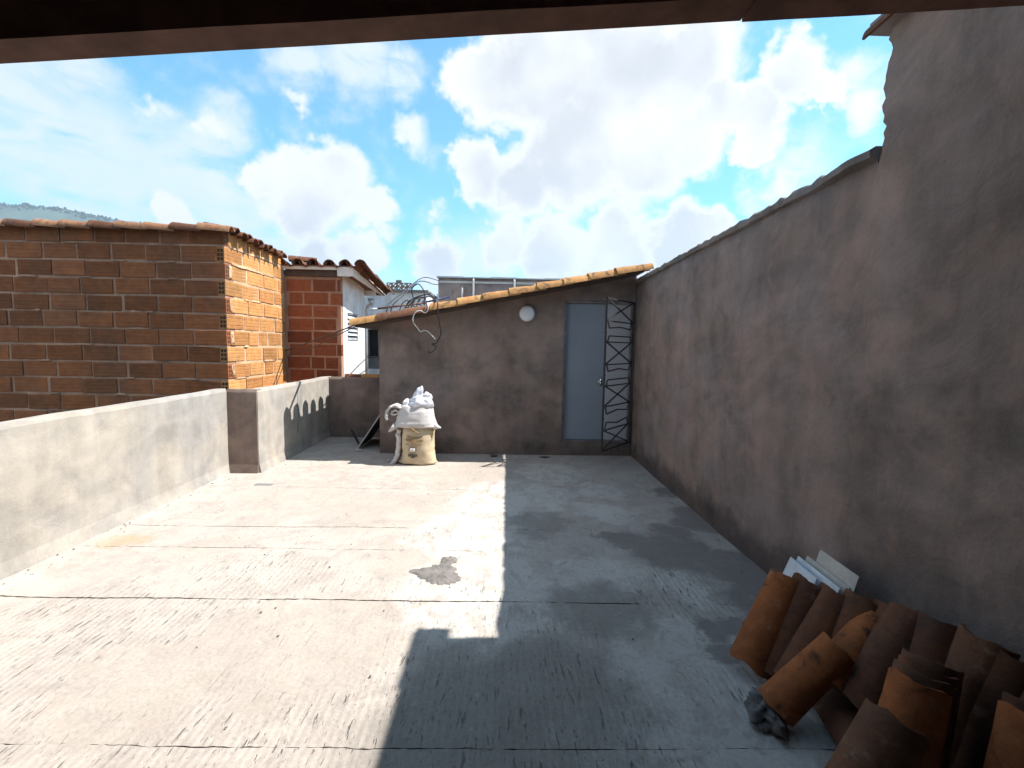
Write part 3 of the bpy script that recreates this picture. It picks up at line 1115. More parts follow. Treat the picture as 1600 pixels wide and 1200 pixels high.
core((-4.3, 0.010, -3.4), (-0.010, 0.20, 2.99), 'mortar')
core((-0.21, 0.2005, -3.4), (-0.006, 1.68, 2.96), 'mortar_sunlit')
for r, (z, h) in enumerate(rows):
    # front face (looks to -Y)
    front_first = (r % 2 == 0)
    x = 0.0 if front_first else -0.105
    first = True
    while x > -3.9:
        L = 0.428 + rnd.uniform(-.02, .02)
        if r == 0:
            L = 0.40 + rnd.uniform(-.05, .03)
        if r == 3 and -2.2 < x < -1.2:
            L = 0.40
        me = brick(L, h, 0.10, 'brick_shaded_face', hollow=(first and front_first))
        o = obj('brick', me, bh)
        o.location = (x - round(L, 2), rnd.uniform(-.010, .005), z + rnd.uniform(-.007, .007))
        o.rotation_euler = (radians(rnd.uniform(-.8, .8)), radians(rnd.uniform(-.9, .9)), radians(rnd.uniform(-.7, .7)))
        x -= round(L, 2) + JT + rnd.uniform(-.012, .020)
        first = False
    # side face (looks to +X): local -Y becomes +X
    y = 0.105 if front_first else 0.0
    first = True
    while y < 1.62:
        L = rnd.choice([0.40, 0.42, 0.43, 0.40, 0.24]) if not first else 0.41
        L = min(L, 1.675 - y)
        if L < 0.06:
            break
        hh = min(h, 0.196)
        me = brick(L, hh, 0.10, 'brick_sunlit_face', hollow=False)
        o = obj('brick', me, bh)
        o.location = (rnd.uniform(-.003, .006), y, z + rnd.uniform(-.006, .006))
        o.rotation_euler = (0, radians(rnd.uniform(-.5, .5)), pi / 2 + radians(rnd.uniform(-.5, .5)))
        if first and not front_first:
            # hollow end seen from the front, dark boxes standing in for shaded cells
            bm = bmesh.new()
            for i in range(3):
                z0 = hh * (0.10 + 0.285 * i)
                add_box(bm, (-0.088, -0.0035, z0), (-0.056, -0.0015, z0 + hh * .21))
                add_box(bm, (-0.046, -0.0035, z0), (-0.014, -0.0015, z0 + hh * .21))
            c = obj('brick_hole_shade', mesh_of('brick_hole_shade', bm, 'brick_hole_shade'), bh)
            c.location = (o.location.x, o.location.y, o.location.z)
        y += L + JT + rnd.uniform(-.008, .022)
        first = False
# mortar squeezed out along the corner of the lit face and at the top course
for r, (z, h) in enumerate(rows[:12]):
    if r % 2 == 0 or r in (0, 1):
        bm = bmesh.new()
        bmesh.ops.create_cube(bm, size=1.7)
        bmesh.ops.subdivide_edges(bm, edges=bm.edges[:], cuts=4, use_grid_fill=True)
        for v in bm.verts:
            v.co = Vector((v.co.x * 0.012, v.co.y * (0.03 if r > 1 else 0.7), v.co.z * 0.10 if r > 1 else v.co.z * 0.02))
            v.co += Vector((.006, .02, .02)) * nz(v.co.x * 20 + r, v.co.y * 14, v.co.z * 14 + r * 3)
        o = obj('mortar_smear', mesh_of('mortar_smear', bm, 'mortar_sunlit', True), bh)
        o.location = (-0.006, 0.125 if r > 1 else 0.75, z + (0.10 if r > 1 else -0.005))
# irregular mortar smears squeezed over the joints
for i in range(34):
    bm = bmesh.new()
    bmesh.ops.create_icosphere(bm, subdivisions=3, radius=1.0)
    w_, h_ = rnd.uniform(.05, .16), rnd.uniform(.010, .019)
    sd_ = rnd.uniform(0, 50)
    for v in bm.verts:
        n_ = v.co.copy()
        k_ = 1 + 0.55 * nz(n_.x * 2.2 + sd_, n_.z * 2.2) + 0.35 * nz(n_.x * 6 + sd_, n_.z * 6)
        v.co = Vector((n_.x * w_ * k_, n_.y * 0.009, n_.z * h_ * k_))
    o = obj('mortar_smear', mesh_of('mortar_smear', bm, 'mortar' if i < 20 else 'mortar_sunlit', True), bh)
    r_ = rnd.randrange(0, 11)
    zz_ = rows[r_][0] - JT / 2 + (0.1 if h_ > w_ else 0)
    if i < 20:
        o.location = (-rnd.uniform(.1, 2.9), -0.001, zz_)
    else:
        o.location = (0.002, rnd.uniform(.2, 1.5), zz_)
        o.rotation_euler = (0, 0, pi / 2)
# roof of the brick house: deck + columns along X
broof = obj('roof', None, bh)
obj('roof_deck', box_mesh('roof_deck', (-4.3, -0.06, 2.995), (0.06, 1.6, 3.02), 'dark_wood'), broof)
for c in range(6):
    for k in range(12):
        base = Vector((0.10 - 0.352 * (k + 1) + rnd.uniform(-.02, .02), -0.05 + 0.29 * c, 2.982 + rnd.uniform(-.006, .006) - 0.012 * c))
        put_tile('old_roof_clay' if (c or k % 3 == 1) else 'tan_roof_clay', base + Vector((0, 0, 0.004)), Vector((1, rnd.uniform(-.03, .03), -0.060)), (0, -0.25 if c == 0 else 0, 1), broof, k=k + c, s=0.92)
for c in range(5):
    base = Vector((-0.30, 0.10 + 0.31 * c, 3.03 - 0.012 * c))
    put_tile('old_roof_clay', base, Vector((1, rnd.uniform(-.06, .06), -0.12)), (0, 0, 1), broof, k=c, s=0.95)

# ------------------------------------------------------------------ white house behind it
WX0, WX1, WY = -3.74, -2.765, 8.0
wh = thing('white_house', 'white walled house with dark brick front piece, louvre window and wavy tile eave', 'house', (-3.2, 8.0, 0))
ox = -3.2
bm = bmesh.new()
add_box(bm, (WX0 - ox, 0.010, -3.4), (WX1 - ox - 0.004, 0.108, 2.66))
obj('mortar_core', mesh_of('mortar_core', bm, 'mortar'), wh)
P2 = 0.2185
z = 2.635
r = 0
while z > 0.7:
    h = P2 - JT
    z -= P2
    x = WX0 - ox + (0.10 if r % 2 else 0.06) + rnd.uniform(-.02, .02)
    while x < WX1 - ox - 0.05:
        L = rnd.choice([0.37, 0.40, 0.40, 0.21])
        L = min(L, WX1 - ox - 0.003 - x)
        if L > 0.05:
            o = obj('brick', brick(L, h, 0.10, 'brick_red_face'), wh)
            o.location = (x, rnd.uniform(-.004, .005), z + rnd.uniform(-.004, .004))
        x += L + 0.03 + rnd.uniform(-.01, .02)
    r += 1
# white side wall with window opening (faces +X)
bm = bmesh.new()
wy0, wy1, wz0, wz1 = 0.33, 0.94, 1.585, 2.09
E0, E1 = 0.11, 1.36
xx0, xx1 = WX1 - ox - 0.028, WX1 - ox
for y0, y1, z0, z1 in ((E0, wy0, -3.4, 2.79), (wy1, E1, -3.4, 2.79), (wy0, wy1, -3.4, wz0), (wy0, wy1, wz1, 2.79)):
    add_box(bm, (xx0 - 0.09, y0, z0), (xx1, y1, z1))
bmesh.ops.remove_doubles(bm, verts=bm.verts, dist=1e-5)
obj('wall', mesh_of('wall', bm, 'white_paint'), wh)
win = obj('window', None, wh)
bm = bmesh.new()
for y0, y1, z0, z1 in ((wy0, wy0 + .03, wz0, wz1), (wy1 - .03, wy1, wz0, wz1), (wy0 + .03, wy1 - .03, wz0, wz0 + .03), (wy0 + .03, wy1 - .03, wz1 - .03, wz1)):
    add_box(bm, (xx1 - 0.05, y0 + .001, z0 + .001), (xx1 - 0.012, y1 - .001, z1 - .001))
obj('window_frame', mesh_of('window_frame', bm, 'zinc'), win)
for i in range(6):
    zc = wz0 + 0.06 + i * 0.076
    bm = bmesh.new()
    add_bar(bm, (xx1 - 0.02, wy0 + .035, zc - .012), (xx1 - 0.02, wy1 - .035, zc - .012), 0.007, 0.07, up=Vector((-.6, 0, .8)))
    obj('louvre_slat', mesh_of('louvre_slat', bm, 'ceramic' if i % 3 else 'zinc'), win)
obj('window_back', box_mesh('window_back', (xx0 - .08, wy0 + .01, wz0 + .01), (xx0 - .06, wy1 - .01, wz1 - .01), 'black_glass'), win)
# eave: plank under tile ends, fascia, soffit
obj('eave_plank', box_mesh('eave_plank', (WX0 - ox + .02, -0.09, 2.765), (WX1 - ox - .03, -0.05, 2.815), 'white_board'), wh)
obj('eave_infill', box_mesh('eave_infill', (WX0 - ox + .02, -0.03, 2.665), (WX1 - ox - .03, 0.10, 2.755), 'dark_wood'), wh)  # dark box filling the gap between plank and bricks
bm = bmesh.new()
FX = 0.24
add_box(bm, (WX1 - ox - .02, -0.10, 2.66), (WX1 - ox + FX - 0.031, -0.07, 2.83))
obj('fascia_return', mesh_of('fascia_return', bm, 'white_board'), wh)
bm = bmesh.new()
xa = WX1 - ox + FX
v = []
for y, zb in ((-0.10, 2.67), (1.85, 2.55)):
    for xx in (xa - .028, xa):
        for dz in (0, 0.155):
            v.append(bm.verts.new((xx, y, zb + dz)))
for q in ((0, 1, 3, 2), (4, 5, 7, 6), (0, 1, 5, 4), (2, 3, 7, 6), (0, 2, 6, 4), (1, 3, 7, 5)):
    bm.faces.new([v[i] for i in q])
obj('fascia', mesh_of('fascia', bm, 'white_board'), wh)
bm = bmesh.new()
v = [bm.verts.new(c) for c in ((WX1 - ox + .002, -0.06, 2.745), (xa - .03, -0.06, 2.745), (xa - .03, 1.84, 2.625), (WX1 - ox + .002, 1.84, 2.625),
                               (WX1 - ox + .002, -0.06, 2.765), (xa - .03, -0.06, 2.765), (xa - .03, 1.84, 2.645), (WX1 - ox + .002, 1.84, 2.645))]
for q in ((0, 3, 2, 1), (4, 5, 6, 7), (0, 1, 5, 4), (1, 2, 6, 5), (2, 3, 7, 6), (3, 0, 4, 7)):
    bm.faces.new([v[i] for i in q])
obj('soffit', mesh_of('soffit', bm, 'soffit_wood'), wh)
obj('fascia_board', box_mesh('fascia_board', (WX1 - ox - .0, 1.40, 2.50), (xa - .03, 1.43, 2.60), 'white_board'), wh)
# roof tiles: ends to the front, columns falling away to the back
wroof = obj('roof', None, wh)
bm = bmesh.new()
add_prism(bm, [(-0.10, 2.815), (1.9, 2.555), (1.9, 2.575), (-0.10, 2.835)], 'X', WX0 - ox, WX1 - ox + 0.27)
obj('roof_deck', mesh_of('roof_deck', bm, 'soffit_wood'), wroof)
for c in range(6):
    xt = -0.50 + 0.26 * c
    for k in range(5):
        base = Vector((xt + rnd.uniform(-.015, .015), -0.14 + 0.40 * k, 2.835 - 0.052 * k + (0.06 if c == 6 and k == 0 else 0) * 0 + rnd.uniform(-.006, .006)))
        put_tile('old_roof_clay', base, (rnd.uniform(-.03, .03), 1, -0.13), (0, 0.1, 1), wroof, k=c + k)
    if c < 5:
        for k in range(2):
            base = Vector((xt + 0.13, -0.12 + 0.40 * k, 2.905 - 0.052 * k))
            put_tile('old_roof_clay', base, (0, 1, -0.13), (0, -0.1, -1), wroof, k=c)
put_tile('old_roof_clay', Vector((-0.42, -0.02, 2.90)), (0.9, 0.35, 0.02), (0, 0, 1), wroof, k=1)
# downpipe at its rear corner
bm = bmesh.new()
dpx, dpy = WX1 - ox + 0.01, 1.43
add_tube(bm, [(dpx, dpy, 0.3), (dpx, dpy, 1.5), (dpx, dpy, 2.22), (dpx + .03, dpy, 2.29), (dpx + .10, dpy, 2.33)], 0.026, 10)
add_tube(bm, [(dpx + .10, dpy, 2.30), (dpx + .10, dpy, 2.44)], lambda t: 0.03 + 0.035 * t, 10)
obj('downpipe', mesh_of('downpipe', bm, 'zinc', True), wh)

# ------------------------------------------------------------------ buildings further back
rb = thing('white_building', 'plain white building with a dark window seen between the house and the hut', 'building', (-2.6, 11, 0))
ox2 = -2.6
bm = bmesh.new()
# wall with opening (x -3.18..-2.5, z .95..1.87)
for x0, x1, z0, z1 in ((-4.6, -3.19, -3.4, 2.76), (-2.4, -1.80, -3.4, 2.76), (-3.19, -2.4, -3.4, 0.94), (-3.19, -2.4, 1.875, 2.76)):
    add_box(bm, (x0 - ox2, 0, z0), (x1 - ox2, 0.2, z1))
add_box(bm, (-4.6 - ox2, 0.2, -3.4), (-4.5 - ox2, 1.6, 2.76))
add_box(bm, (-1.9 - ox2, 0.2, -3.4), (-1.80 - ox2, 1.6, 2.76))
bmesh.ops.remove_doubles(bm, verts=bm.verts, dist=1e-5)
obj('wall', mesh_of('wall', bm, 'white_paint'), rb)
obj('roof_edge', box_mesh('roof_edge', (-4.65 - ox2, -0.06, 2.763), (-1.76 - ox2, 1.62, 2.81), 'grey_panel'), rb)
w = obj('window', None, rb)
obj('pane', box_mesh('pane', (-3.188 - ox2, 0.08, 1.24), (-2.402 - ox2, 0.10, 1.873), 'black_glass'), w)
obj('window_panel', box_mesh('window_panel', (-3.188 - ox2, 0.06, 0.942), (-2.402 - ox2, 0.10, 1.225), 'grey_panel', 0.004), w)
bm = bmesh.new()
for xx in (-3.188, -2.95, -2.7):
    add_box(bm, (xx - ox2, 0.04, 1.242), (xx + .03 - ox2, 0.075, 1.872))
add_box(bm, (-3.188 - ox2, 0.035, 1.2255), (-2.402 - ox2, 0.11, 1.2395))
obj('window_frame', mesh_of('window_frame', bm, 'grey_panel'), w)

lb = thing('breeze_block_parapet', 'pink pierced breeze block parapet on a far rooftop', 'parapet', (-3.1, 14, 0))
bm = bmesh.new()
add_box(bm, (-0.9, 0, -3.4), (0.55, 0.5, 3.12))
obj('wall', mesh_of('wall', bm, 'white_paint'), lb)
for i in range(5):
    for j in range(2):
        bm = bmesh.new()
        x0, z0, s = -0.38 + i * 0.15, 3.123 + j * 0.122, 0.12
        W = 0.145
        add_box(bm, (x0, 0, z0), (x0 + W, 0.1, z0 + .016))
        add_box(bm, (x0, 0, z0 + s - .016), (x0 + W, 0.1, z0 + s))
        add_box(bm, (x0, 0.001, z0 + .016), (x0 + .016, 0.1, z0 + s - .016))
        add_box(bm, (x0 + W - .016, 0.001, z0 + .016), (x0 + W, 0.1, z0 + s - .016))
        add_bar(bm, (x0 + .01, .05, z0 + .01), (x0 + W - .01, .05, z0 + s - .01), .09, .016)
        obj('breeze_block', mesh_of('breeze_block', bm, 'mortar'), lb)
obj('cap_block', box_mesh('cap_block', (-0.1, 0, 3.37), (0.06, 0.1, 3.44), 'grey_panel'), lb)

gb = thing('grey_building', 'flat grey rendered building rising behind the hut roof', 'building', (0, 12, 0))
obj('wall', box_mesh('wall', (-1.665, 0, -3.4), (1.7, 3.0, 3.245), 'grey_render'), gb)
bm = bmesh.new()
for i in range(5):
    x0 = -1.70 + i * 0.69
    add_box(bm, (x0, -0.07, 3.248), (x0 + 0.686, 3.05, 3.285 - (0.012 if i % 2 else 0)))
obj('roof_edge', mesh_of('roof_edge', bm, 'zinc'), gb)
obj('ledge_band', box_mesh('ledge_band', (-1.668, -0.025, 3.12), (1.7, -0.002, 3.175), 'pvc', 0.004), gb)
for x, zt in ((-0.765, 3.24), (0.28, 3.24), (-1.05, 3.0)):
    bm = bmesh.new()
    add_tube(bm, [(x, -0.06, 0.2), (x, -0.06, zt - .06), (x, -0.055, zt - .02), (x, -0.03, zt)], 0.028, 8)
    obj('downpipe', mesh_of('downpipe', bm, 'pvc', True), gb)

# two tiles lying on the end wall
TL = 'clay tiles on the shaded end wall'
t = put_tile('old_roof_clay', (-2.62, 7.76, 0.975), (1, 0.02, 0.0), (0, -0.2, 1), k=0, s=0.62)
tag(t, 'dull pink clay tile on top of the shaded end wall, left of the orange one', 'roof tile', TL)
t = put_tile('roof_clay', (-2.33, 7.74, 0.975), (1, -0.01, -0.01), (0, -0.2, 1), k=1, s=0.68)
tag(t, 'bright orange clay tile on top of the shaded end wall, touching the hut corner', 'roof tile', TL)

# ------------------------------------------------------------------ wires and rods on the hut roof


def cable(name, label, cat, pts, r, mat, group=None, n=6):
    o = obj(name, None)
    bm = bmesh.new()
    pts = smooth_path(pts, n)
    c = pts[0].copy()
    add_tube(bm, [p - c for p in pts], r, 6)
    me = mesh_of(name, bm, mat, True)
    bpy.data.objects.remove(o)
    o = obj(name, me, loc=c)
    return tag(o, label, cat, group)


CG = 'loose cables on the hut roof'
cable('cable', 'dangling white cable curling down the hut wall from the roof edge', 'cable', [(-0.985, 6.10, 2.09), (-0.968, 6.05, 2.051), (-0.973, 6.04, 1.984), (-1.011, 6.05, 1.955), (-1.069, 6.06, 1.982), (-1.127, 6.05, 1.962), (-1.166, 6.05, 1.885), (-1.156, 6.06, 1.818), (-1.108, 6.06, 1.761), (-1.069, 6.05, 1.713), (-1.021, 6.06, 1.729), (-0.972, 6.07, 1.715), (-0.924, 6.06, 1.668), (-0.875, 6.05, 1.62)], 0.0065, 'cable_white', CG)
cable('cable', 'thin dark cable hanging straight down and ending in a hook by the white one', 'cable', [(-0.91, 6.45, 2.24), (-0.852, 6.07, 2.124), (-0.844, 6.05, 1.989), (-0.837, 6.06, 1.893), (-0.822, 6.08, 1.796), (-0.807, 6.08, 1.729), (-0.816, 6.08, 1.661), (-0.85, 6.09, 1.592), (-0.879, 6.08, 1.562), (-0.923, 6.06, 1.551), (-0.879, 6.08, 1.533), (-0.874, 6.09, 1.504), (-0.918, 6.08, 1.454), (-0.962, 6.08, 1.439), (-0.962, 6.08, 1.473)], 0.007, 'cable_black', CG)
cable('cable', 'tall black cable loop standing up from the hut roof', 'cable', [(-1.264, 6.4, 2.025), (-1.228, 6.4, 2.147), (-1.248, 6.4, 2.268), (-1.228, 6.4, 2.328), (-1.162, 6.4, 2.365), (-1.111, 6.4, 2.321), (-1.076, 6.4, 2.241), (-1.08, 6.4, 2.08)], 0.008, 'cable_black', CG)
cable('cable', 'low black cable arching over the tangle to the right', 'cable', [(-1.428, 6.5, 1.96), (-1.283, 6.5, 2.146), (-1.18, 6.5, 2.209), (-1.056, 6.5, 2.237), (-0.974, 6.5, 2.213), (-0.911, 6.5, 2.11)], 0.008, 'cable_black', CG)
cable('cable', 'short black cable bow lying just under the arching one', 'cable', [(-1.387, 6.6, 2.0), (-1.24, 6.6, 2.187), (-1.114, 6.6, 2.21), (-0.988, 6.6, 2.208), (-.93, 6.6, 2.12)], 0.008, 'cable_black', CG)
cable('cable', 'upper of the two cables rising from the hut roof to the grey building', 'cable', [(-1.62, 6.45, 1.94), (-1.593, 6.5, 2.068), (-1.586, 6.6, 2.128), (-1.537, 7.0, 2.287), (-1.504, 7.5, 2.449), (-1.544, 8.5, 2.706), (-1.59, 9.5, 2.896), (-1.607, 10.5, 3.017), (-1.64, 11.99, 3.167)], 0.009, 'cable_black', CG)
cable('cable', 'lower of the two cables rising from the hut roof to the grey building', 'cable', [(-1.56, 6.45, 1.96), (-1.521, 6.5, 2.09), (-1.45, 6.6, 2.193), (-1.382, 7.0, 2.379), (-1.374, 7.5, 2.534), (-1.463, 8.5, 2.687), (-1.499, 9.5, 2.794), (-1.574, 10.5, 2.894), (-1.639, 11.99, 3.073)], 0.009, 'cable_black', CG)
for i in range(4):
    x = -1.35 + 0.075 * i
    lab = ['first', 'second', 'third', 'fourth'][i]
    cable('wire_loop', f'{lab} small black wire coil from the left in the tangle on the hut roof', 'wire', [(x - .05, 6.3, 1.98 + .015 * i), (x - .01, 6.32, 2.09 + .02 * i), (x + .05, 6.34, 2.14 + .012 * i), (x + .075, 6.33, 2.10 + .02 * i), (x + .04, 6.30, 2.05 + .02 * i), (x + .10, 6.28, 2.03 + .02 * i), (x + .09, 6.27, 2.00 + .015 * i)], 0.007, 'cable_black', 'wire coils on the hut roof')

cable('service_cable', 'upper dark cable slung from the hut eave to the brick house', 'cable', [(-1.90, 6.12, 1.80), (-1.95, 6.1, 1.775), (-2.3, 6.5, 1.70), (-2.735, 7.0, 1.615), (-3.2, 7.5, 1.51), (-3.714, 7.99, 1.40)], 0.010, 'cable_black', 'cables from the hut eave to the brick house')
cable('service_cable', 'lower dark cable slung from the hut eave to the brick house', 'cable', [(-1.90, 6.12, 1.77), (-1.951, 6.1, 1.75), (-2.4, 6.6, 1.62), (-2.913, 7.2, 1.475), (-3.3, 7.6, 1.385), (-3.684, 7.99, 1.298)], 0.008, 'cable_black', 'cables from the hut eave to the brick house')

rod = thing('metal_rod', 'long brown rod with a pale tip lying across the hut roof', 'rod', (-1.82, 6.5, 2.02))
bm = bmesh.new()
add_tube(bm, [(0.06, 0.045, 0.012), (0.66, 0.5, 0.150)], 0.014, 8)
obj('shaft', mesh_of('shaft', bm, 'rod_brown', True), rod)
bm = bmesh.new()
add_tube(bm, [(-0.02, -0.015, -0.006), (0.06, 0.045, 0.012)], 0.016, 8)
obj('tip', mesh_of('tip', bm, 'rod_tip', True), rod)
bm = bmesh.new()
add_tube(bm, [(0, 0, 0), (0.36, 0.30, 0.125)], 0.015, 8)
tag(obj('metal_rod', mesh_of('metal_rod', bm, 'rod_blue', True), loc=(-1.20, 6.98, 2.165)), 'dark blue rod lying on the hut roof right of the brown one', 'rod')

# ------------------------------------------------------------------ sacks beside the hut


def sack_mesh(prof, mat, seg=44, n_exp=3.0, wr=0.012, seed=0.0, sub=5, cap_top=True):
    """prof: (z, half width, half depth, cx, cy); superelliptic rings with wrinkles"""
    bm = bmesh.new()
    P = []
    for i in range(len(prof) - 1):
        for k in range(sub):
            t = k / sub
            P.append([a + (b - a) * t for a, b in zip(prof[i], prof[i + 1])])
    P.append(list(prof[-1]))
    rings = []
    for z, hw, hd, cx, cy in P:
        ring = []
        for i in range(seg):
            a = 2 * pi * i / seg
            c, s = cos(a), sin(a)
            e = 2 / n_exp
            x = abs(c) ** e * math.copysign(1, c) * hw
            y = abs(s) ** e * math.copysign(1, s) * hd
            w = wr * (nz(x * 7 + seed, y * 7, z * 4) + 0.6 * nz(x * 16 + seed, y * 16, z * 11) + 0.5 * nz(x * 5 + seed, 3, z * 26))
            d = Vector((x / max(hw, .01), y / max(hd, .01), 0))
            if d.length:
                d.normalize()
            ring.append(bm.verts.new((cx + x + d.x * w, cy + y + d.y * w, z + 0.5 * wr * nz(x * 9, y * 9, seed + z))))
        rings.append(ring)
    for a, b in zip(rings, rings[1:]):
        for k in range(seg):
            bm.faces.new((a[k], a[(k + 1) % seg], b[(k + 1) % seg], b[k]))
    bm.faces.new(rings[0][::-1])
    bm.faces.new(rings[-1])
    return mesh_of('sack', bm, mat, True), rings


SX, SY = -1.075, 5.98
sb = thing('beige_sack', 'full beige printed sack standing on the floor under a white one', 'sack', (SX, SY, 0))
prof = [(-0.004, .195, .115, 0, 0), (.012, .222, .15, 0, 0), (.06, .218, .165, 0, 0), (.18, .205, .168, -.003, 0), (.32, .203, .160, -.006, .005), (.43, .205, .150, -.006, .01), (.50, .195, .12, -.006, .015)]
me, _ = sack_mesh(prof, 'sack_beige', wr=0.013, seed=2.0)
obj('body', me, sb)
bm = bmesh.new()
for sx in (1, -1):
    bmesh.ops.create_cone(bm, cap_ends=True, segments=8, radius1=0.03, radius2=0.008, depth=0.07, matrix=Matrix.Translation((sx * 0.222, -.06, 0.026)) @ Matrix.Rotation(sx * pi / 2, 4, 'Y'))
obj('corner_ear', mesh_of('corner_ear', bm, 'sack_beige', True), sb)


def front_y(x, z):
    # outward front surface of the beige sack at height z (superellipse), 2.5 mm proud
    zs_ = [p[0] for p in prof]
    hw = float(np.interp(z, zs_, [p[1] for p in prof]))
    hd = float(np.interp(z, zs_, [p[2] for p in prof]))
    cx = float(np.interp(z, zs_, [p[3] for p in prof]))
    cy = float(np.interp(z, zs_, [p[4] for p in prof]))
    u = min(0.97, abs((x - cx) / hw))
    return cy - hd * (1 - u ** 3) ** (1 / 3) - 0.011


def print_patch(x0, x1, z0, z1, mat, name='print', lift=0.0, wav=0.0):
    bm = bmesh.new()
    n, m = 10, 4
    g = [[bm.verts.new((x0 + (x1 - x0) * i / n, front_y(x0 + (x1 - x0) * i / n, z0 + (z1 - z0) * j / m) - lift, z0 + (z1 - z0) * j / m + wav * (((i / n) - .5) ** 2 * 4 - .5))) for j in range(m + 1)] for i in range(n + 1)]
    for i in range(n):
        for j in range(m):
            bm.faces.new((g[i][j], g[i + 1][j], g[i + 1][j + 1], g[i][j + 1]))
    # give the printed strip a hair of thickness
    ext = bmesh.ops.extrude_face_region(bm, geom=bm.faces[:])
    for v in ext['geom']:
        if isinstance(v, bmesh.types.BMVert):
            v.co.y -= 0.001
    obj(name, mesh_of(name, bm, mat, True), sb)


print_patch(-.13, .075, .355, .375, 'print_brown', 'printed_band', wav=0.02)
print_patch(-.14, .085, .312, .338, 'print_brown', 'printed_band', wav=0.018)
print_patch(-.06, .00, .285, .308, 'print_brown', 'printed_band')
print_patch(-.14, .08, .262, .272, 'print_brown', 'printed_band', wav=0.022)
print_patch(-.095, -.005, .188, .232, 'print_dark', 'printed_label')
print_patch(-.083, -.017, .186, .222, 'print_white', 'printed_label', lift=0.002)
print_patch(-.056, -.044, .198, .210, 'print_dark', 'printed_dot', lift=0.004)
print_patch(-.105, .015, .118, .150, 'print_dark', 'printed_block')
print_patch(-.07, -.015, .10, .12, 'print_dark', 'printed_block')
# the tied neck folded over
bm = bmesh.new()
add_tube(bm, smooth_path([(-.09, -.165, .46), (-.05, -.185, .475), (-.015, -.18, .445), (.02, -.175, .425), (-.01, -.182, .425), (-.05, -.185, .45)], 5), 0.009, 7)
obj('tied_neck', mesh_of('tied_neck', bm, 'print_brown', True), sb)

sw = thing('white_sack', 'pale woven sack slumped on top of the beige sack, stuffed with plastic', 'sack', (SX, SY, 0.47))
prof2 = [(0.005, .245, .13, -.03, .0), (.02, .272, .165, -.03, .0), (.06, .262, .165, -.032, .0), (.14, .235, .155, -.032, .005), (.22, .212, .14, -.03, .01), (.28, .200, .12, -.025, .015), (.295, .19, .09, -.025, .015)]
me, _ = sack_mesh(prof2, 'sack_white', wr=0.017, seed=7.0)
obj('body', me, sw)
bm = bmesh.new()
bmesh.ops.create_cone(bm, cap_ends=True, segments=8, radius1=0.045, radius2=0.010, depth=0.09, matrix=Matrix.Translation((.255, -.08, 0.018)) @ Matrix.Rotation(radians(105), 4, 'Y'))
bmesh.ops.create_cone(bm, cap_ends=True, segments=8, radius1=0.05, radius2=0.010, depth=0.13, matrix=Matrix.Translation((-.325, -.07, -0.012)) @ Matrix.Rotation(radians(-130), 4, 'Y'))
obj('corner_ear', mesh_of('corner_ear', bm, 'sack_white', True), sw)


def crumple(name, loc, sc, mat, seed, amp=0.35, rot=(0, 0, 0), parent=None, rough=0.12):
    bm = bmesh.new()
    bmesh.ops.create_icosphere(bm, subdivisions=4, radius=1.0)
    for v in bm.verts:
        n = v.co.normalized()
        k = 1 + amp * (nz(n.x * 1.6 + seed, n.y * 1.6, n.z * 1.6) + 0.45 * abs(nz(n.x * 3 + seed, n.y * 3, n.z * 3)) - 0.2 + rough * abs(nz(n.x * 9 + seed, n.y * 9, n.z * 9)))
        v.co = n * k
    M = Matrix.Rotation(rot[0], 4, 'X') @ Matrix.Rotation(rot[1], 4, 'Y') @ Matrix.Rotation(rot[2], 4, 'Z')
    for v in bm.verts:
        v.co = M @ Vector((v.co.x * sc[0], v.co.y * sc[1], v.co.z * sc[2]))
    return obj(name, mesh_of(name, bm, mat, True), parent, loc)


PG = 'plastic bags on top of the sacks'
tag(crumple('plastic_bag', (SX + .03, SY - .015, 0.79), (.165, .11, .10), 'plastic_bag', 1.3, 0.25), 'wide crumpled white plastic bag spilling from the mouth of the white sack', 'plastic bag', PG)
tag(crumple('plastic_bag', (SX - .005, SY - .01, 0.90), (.055, .040, .115), 'plastic_bag', 5.7, 0.3, rot=(0, radians(24), 0)), 'upright twisted plastic bag, the tallest point of the sack stack', 'plastic bag', PG)
tag(crumple('plastic_bag', (SX + .115, SY + .0, 0.885), (.065, .05, .042), 'plastic_bag', 9.1, 0.45, rot=(0, radians(20), 0)), 'small bluish plastic bag end at the top right of the sack stack', 'plastic bag', PG)
tag(crumple('plastic_bag', (SX - .15, SY - .01, 0.785), (.06, .05, .05), 'plastic_bag', 3.2, 0.4, rot=(0, radians(-30), 0)), 'small white plastic bag lump at the left of the sack mouth', 'plastic bag', PG)


def drape(name, path, wy, mat, parent, seed=0, th=0.012):
    """a strip of heavy cloth following a path in XZ, wy wide along Y"""
    pts = smooth_path([(x, 0, z) for x, z in path], 6)
    bm = bmesh.new()
    m = 8
    rows = []
    for i, p in enumerate(pts):
        row = []
        for j in range(m + 1):
            t = j / m - .5
            q = p + Vector((0.014 * nz(i * .35, j * .7, seed) - 0.03 * t * t, t * wy * (1 + .2 * nz(i * .2, seed)), 0.014 * nz(i * .3, j * .8, seed + 4)))
            row.append(bm.verts.new(q))
        rows.append(row)
    for a, b in zip(rows, rows[1:]):
        for j in range(m):
            bm.faces.new((a[j], a[j + 1], b[j + 1], b[j]))
    bmesh.ops.recalc_face_normals(bm, faces=bm.faces)
    bmesh.ops.solidify(bm, geom=bm.faces[:], thickness=th)
    return obj(name, mesh_of(name, bm, mat, True), parent)


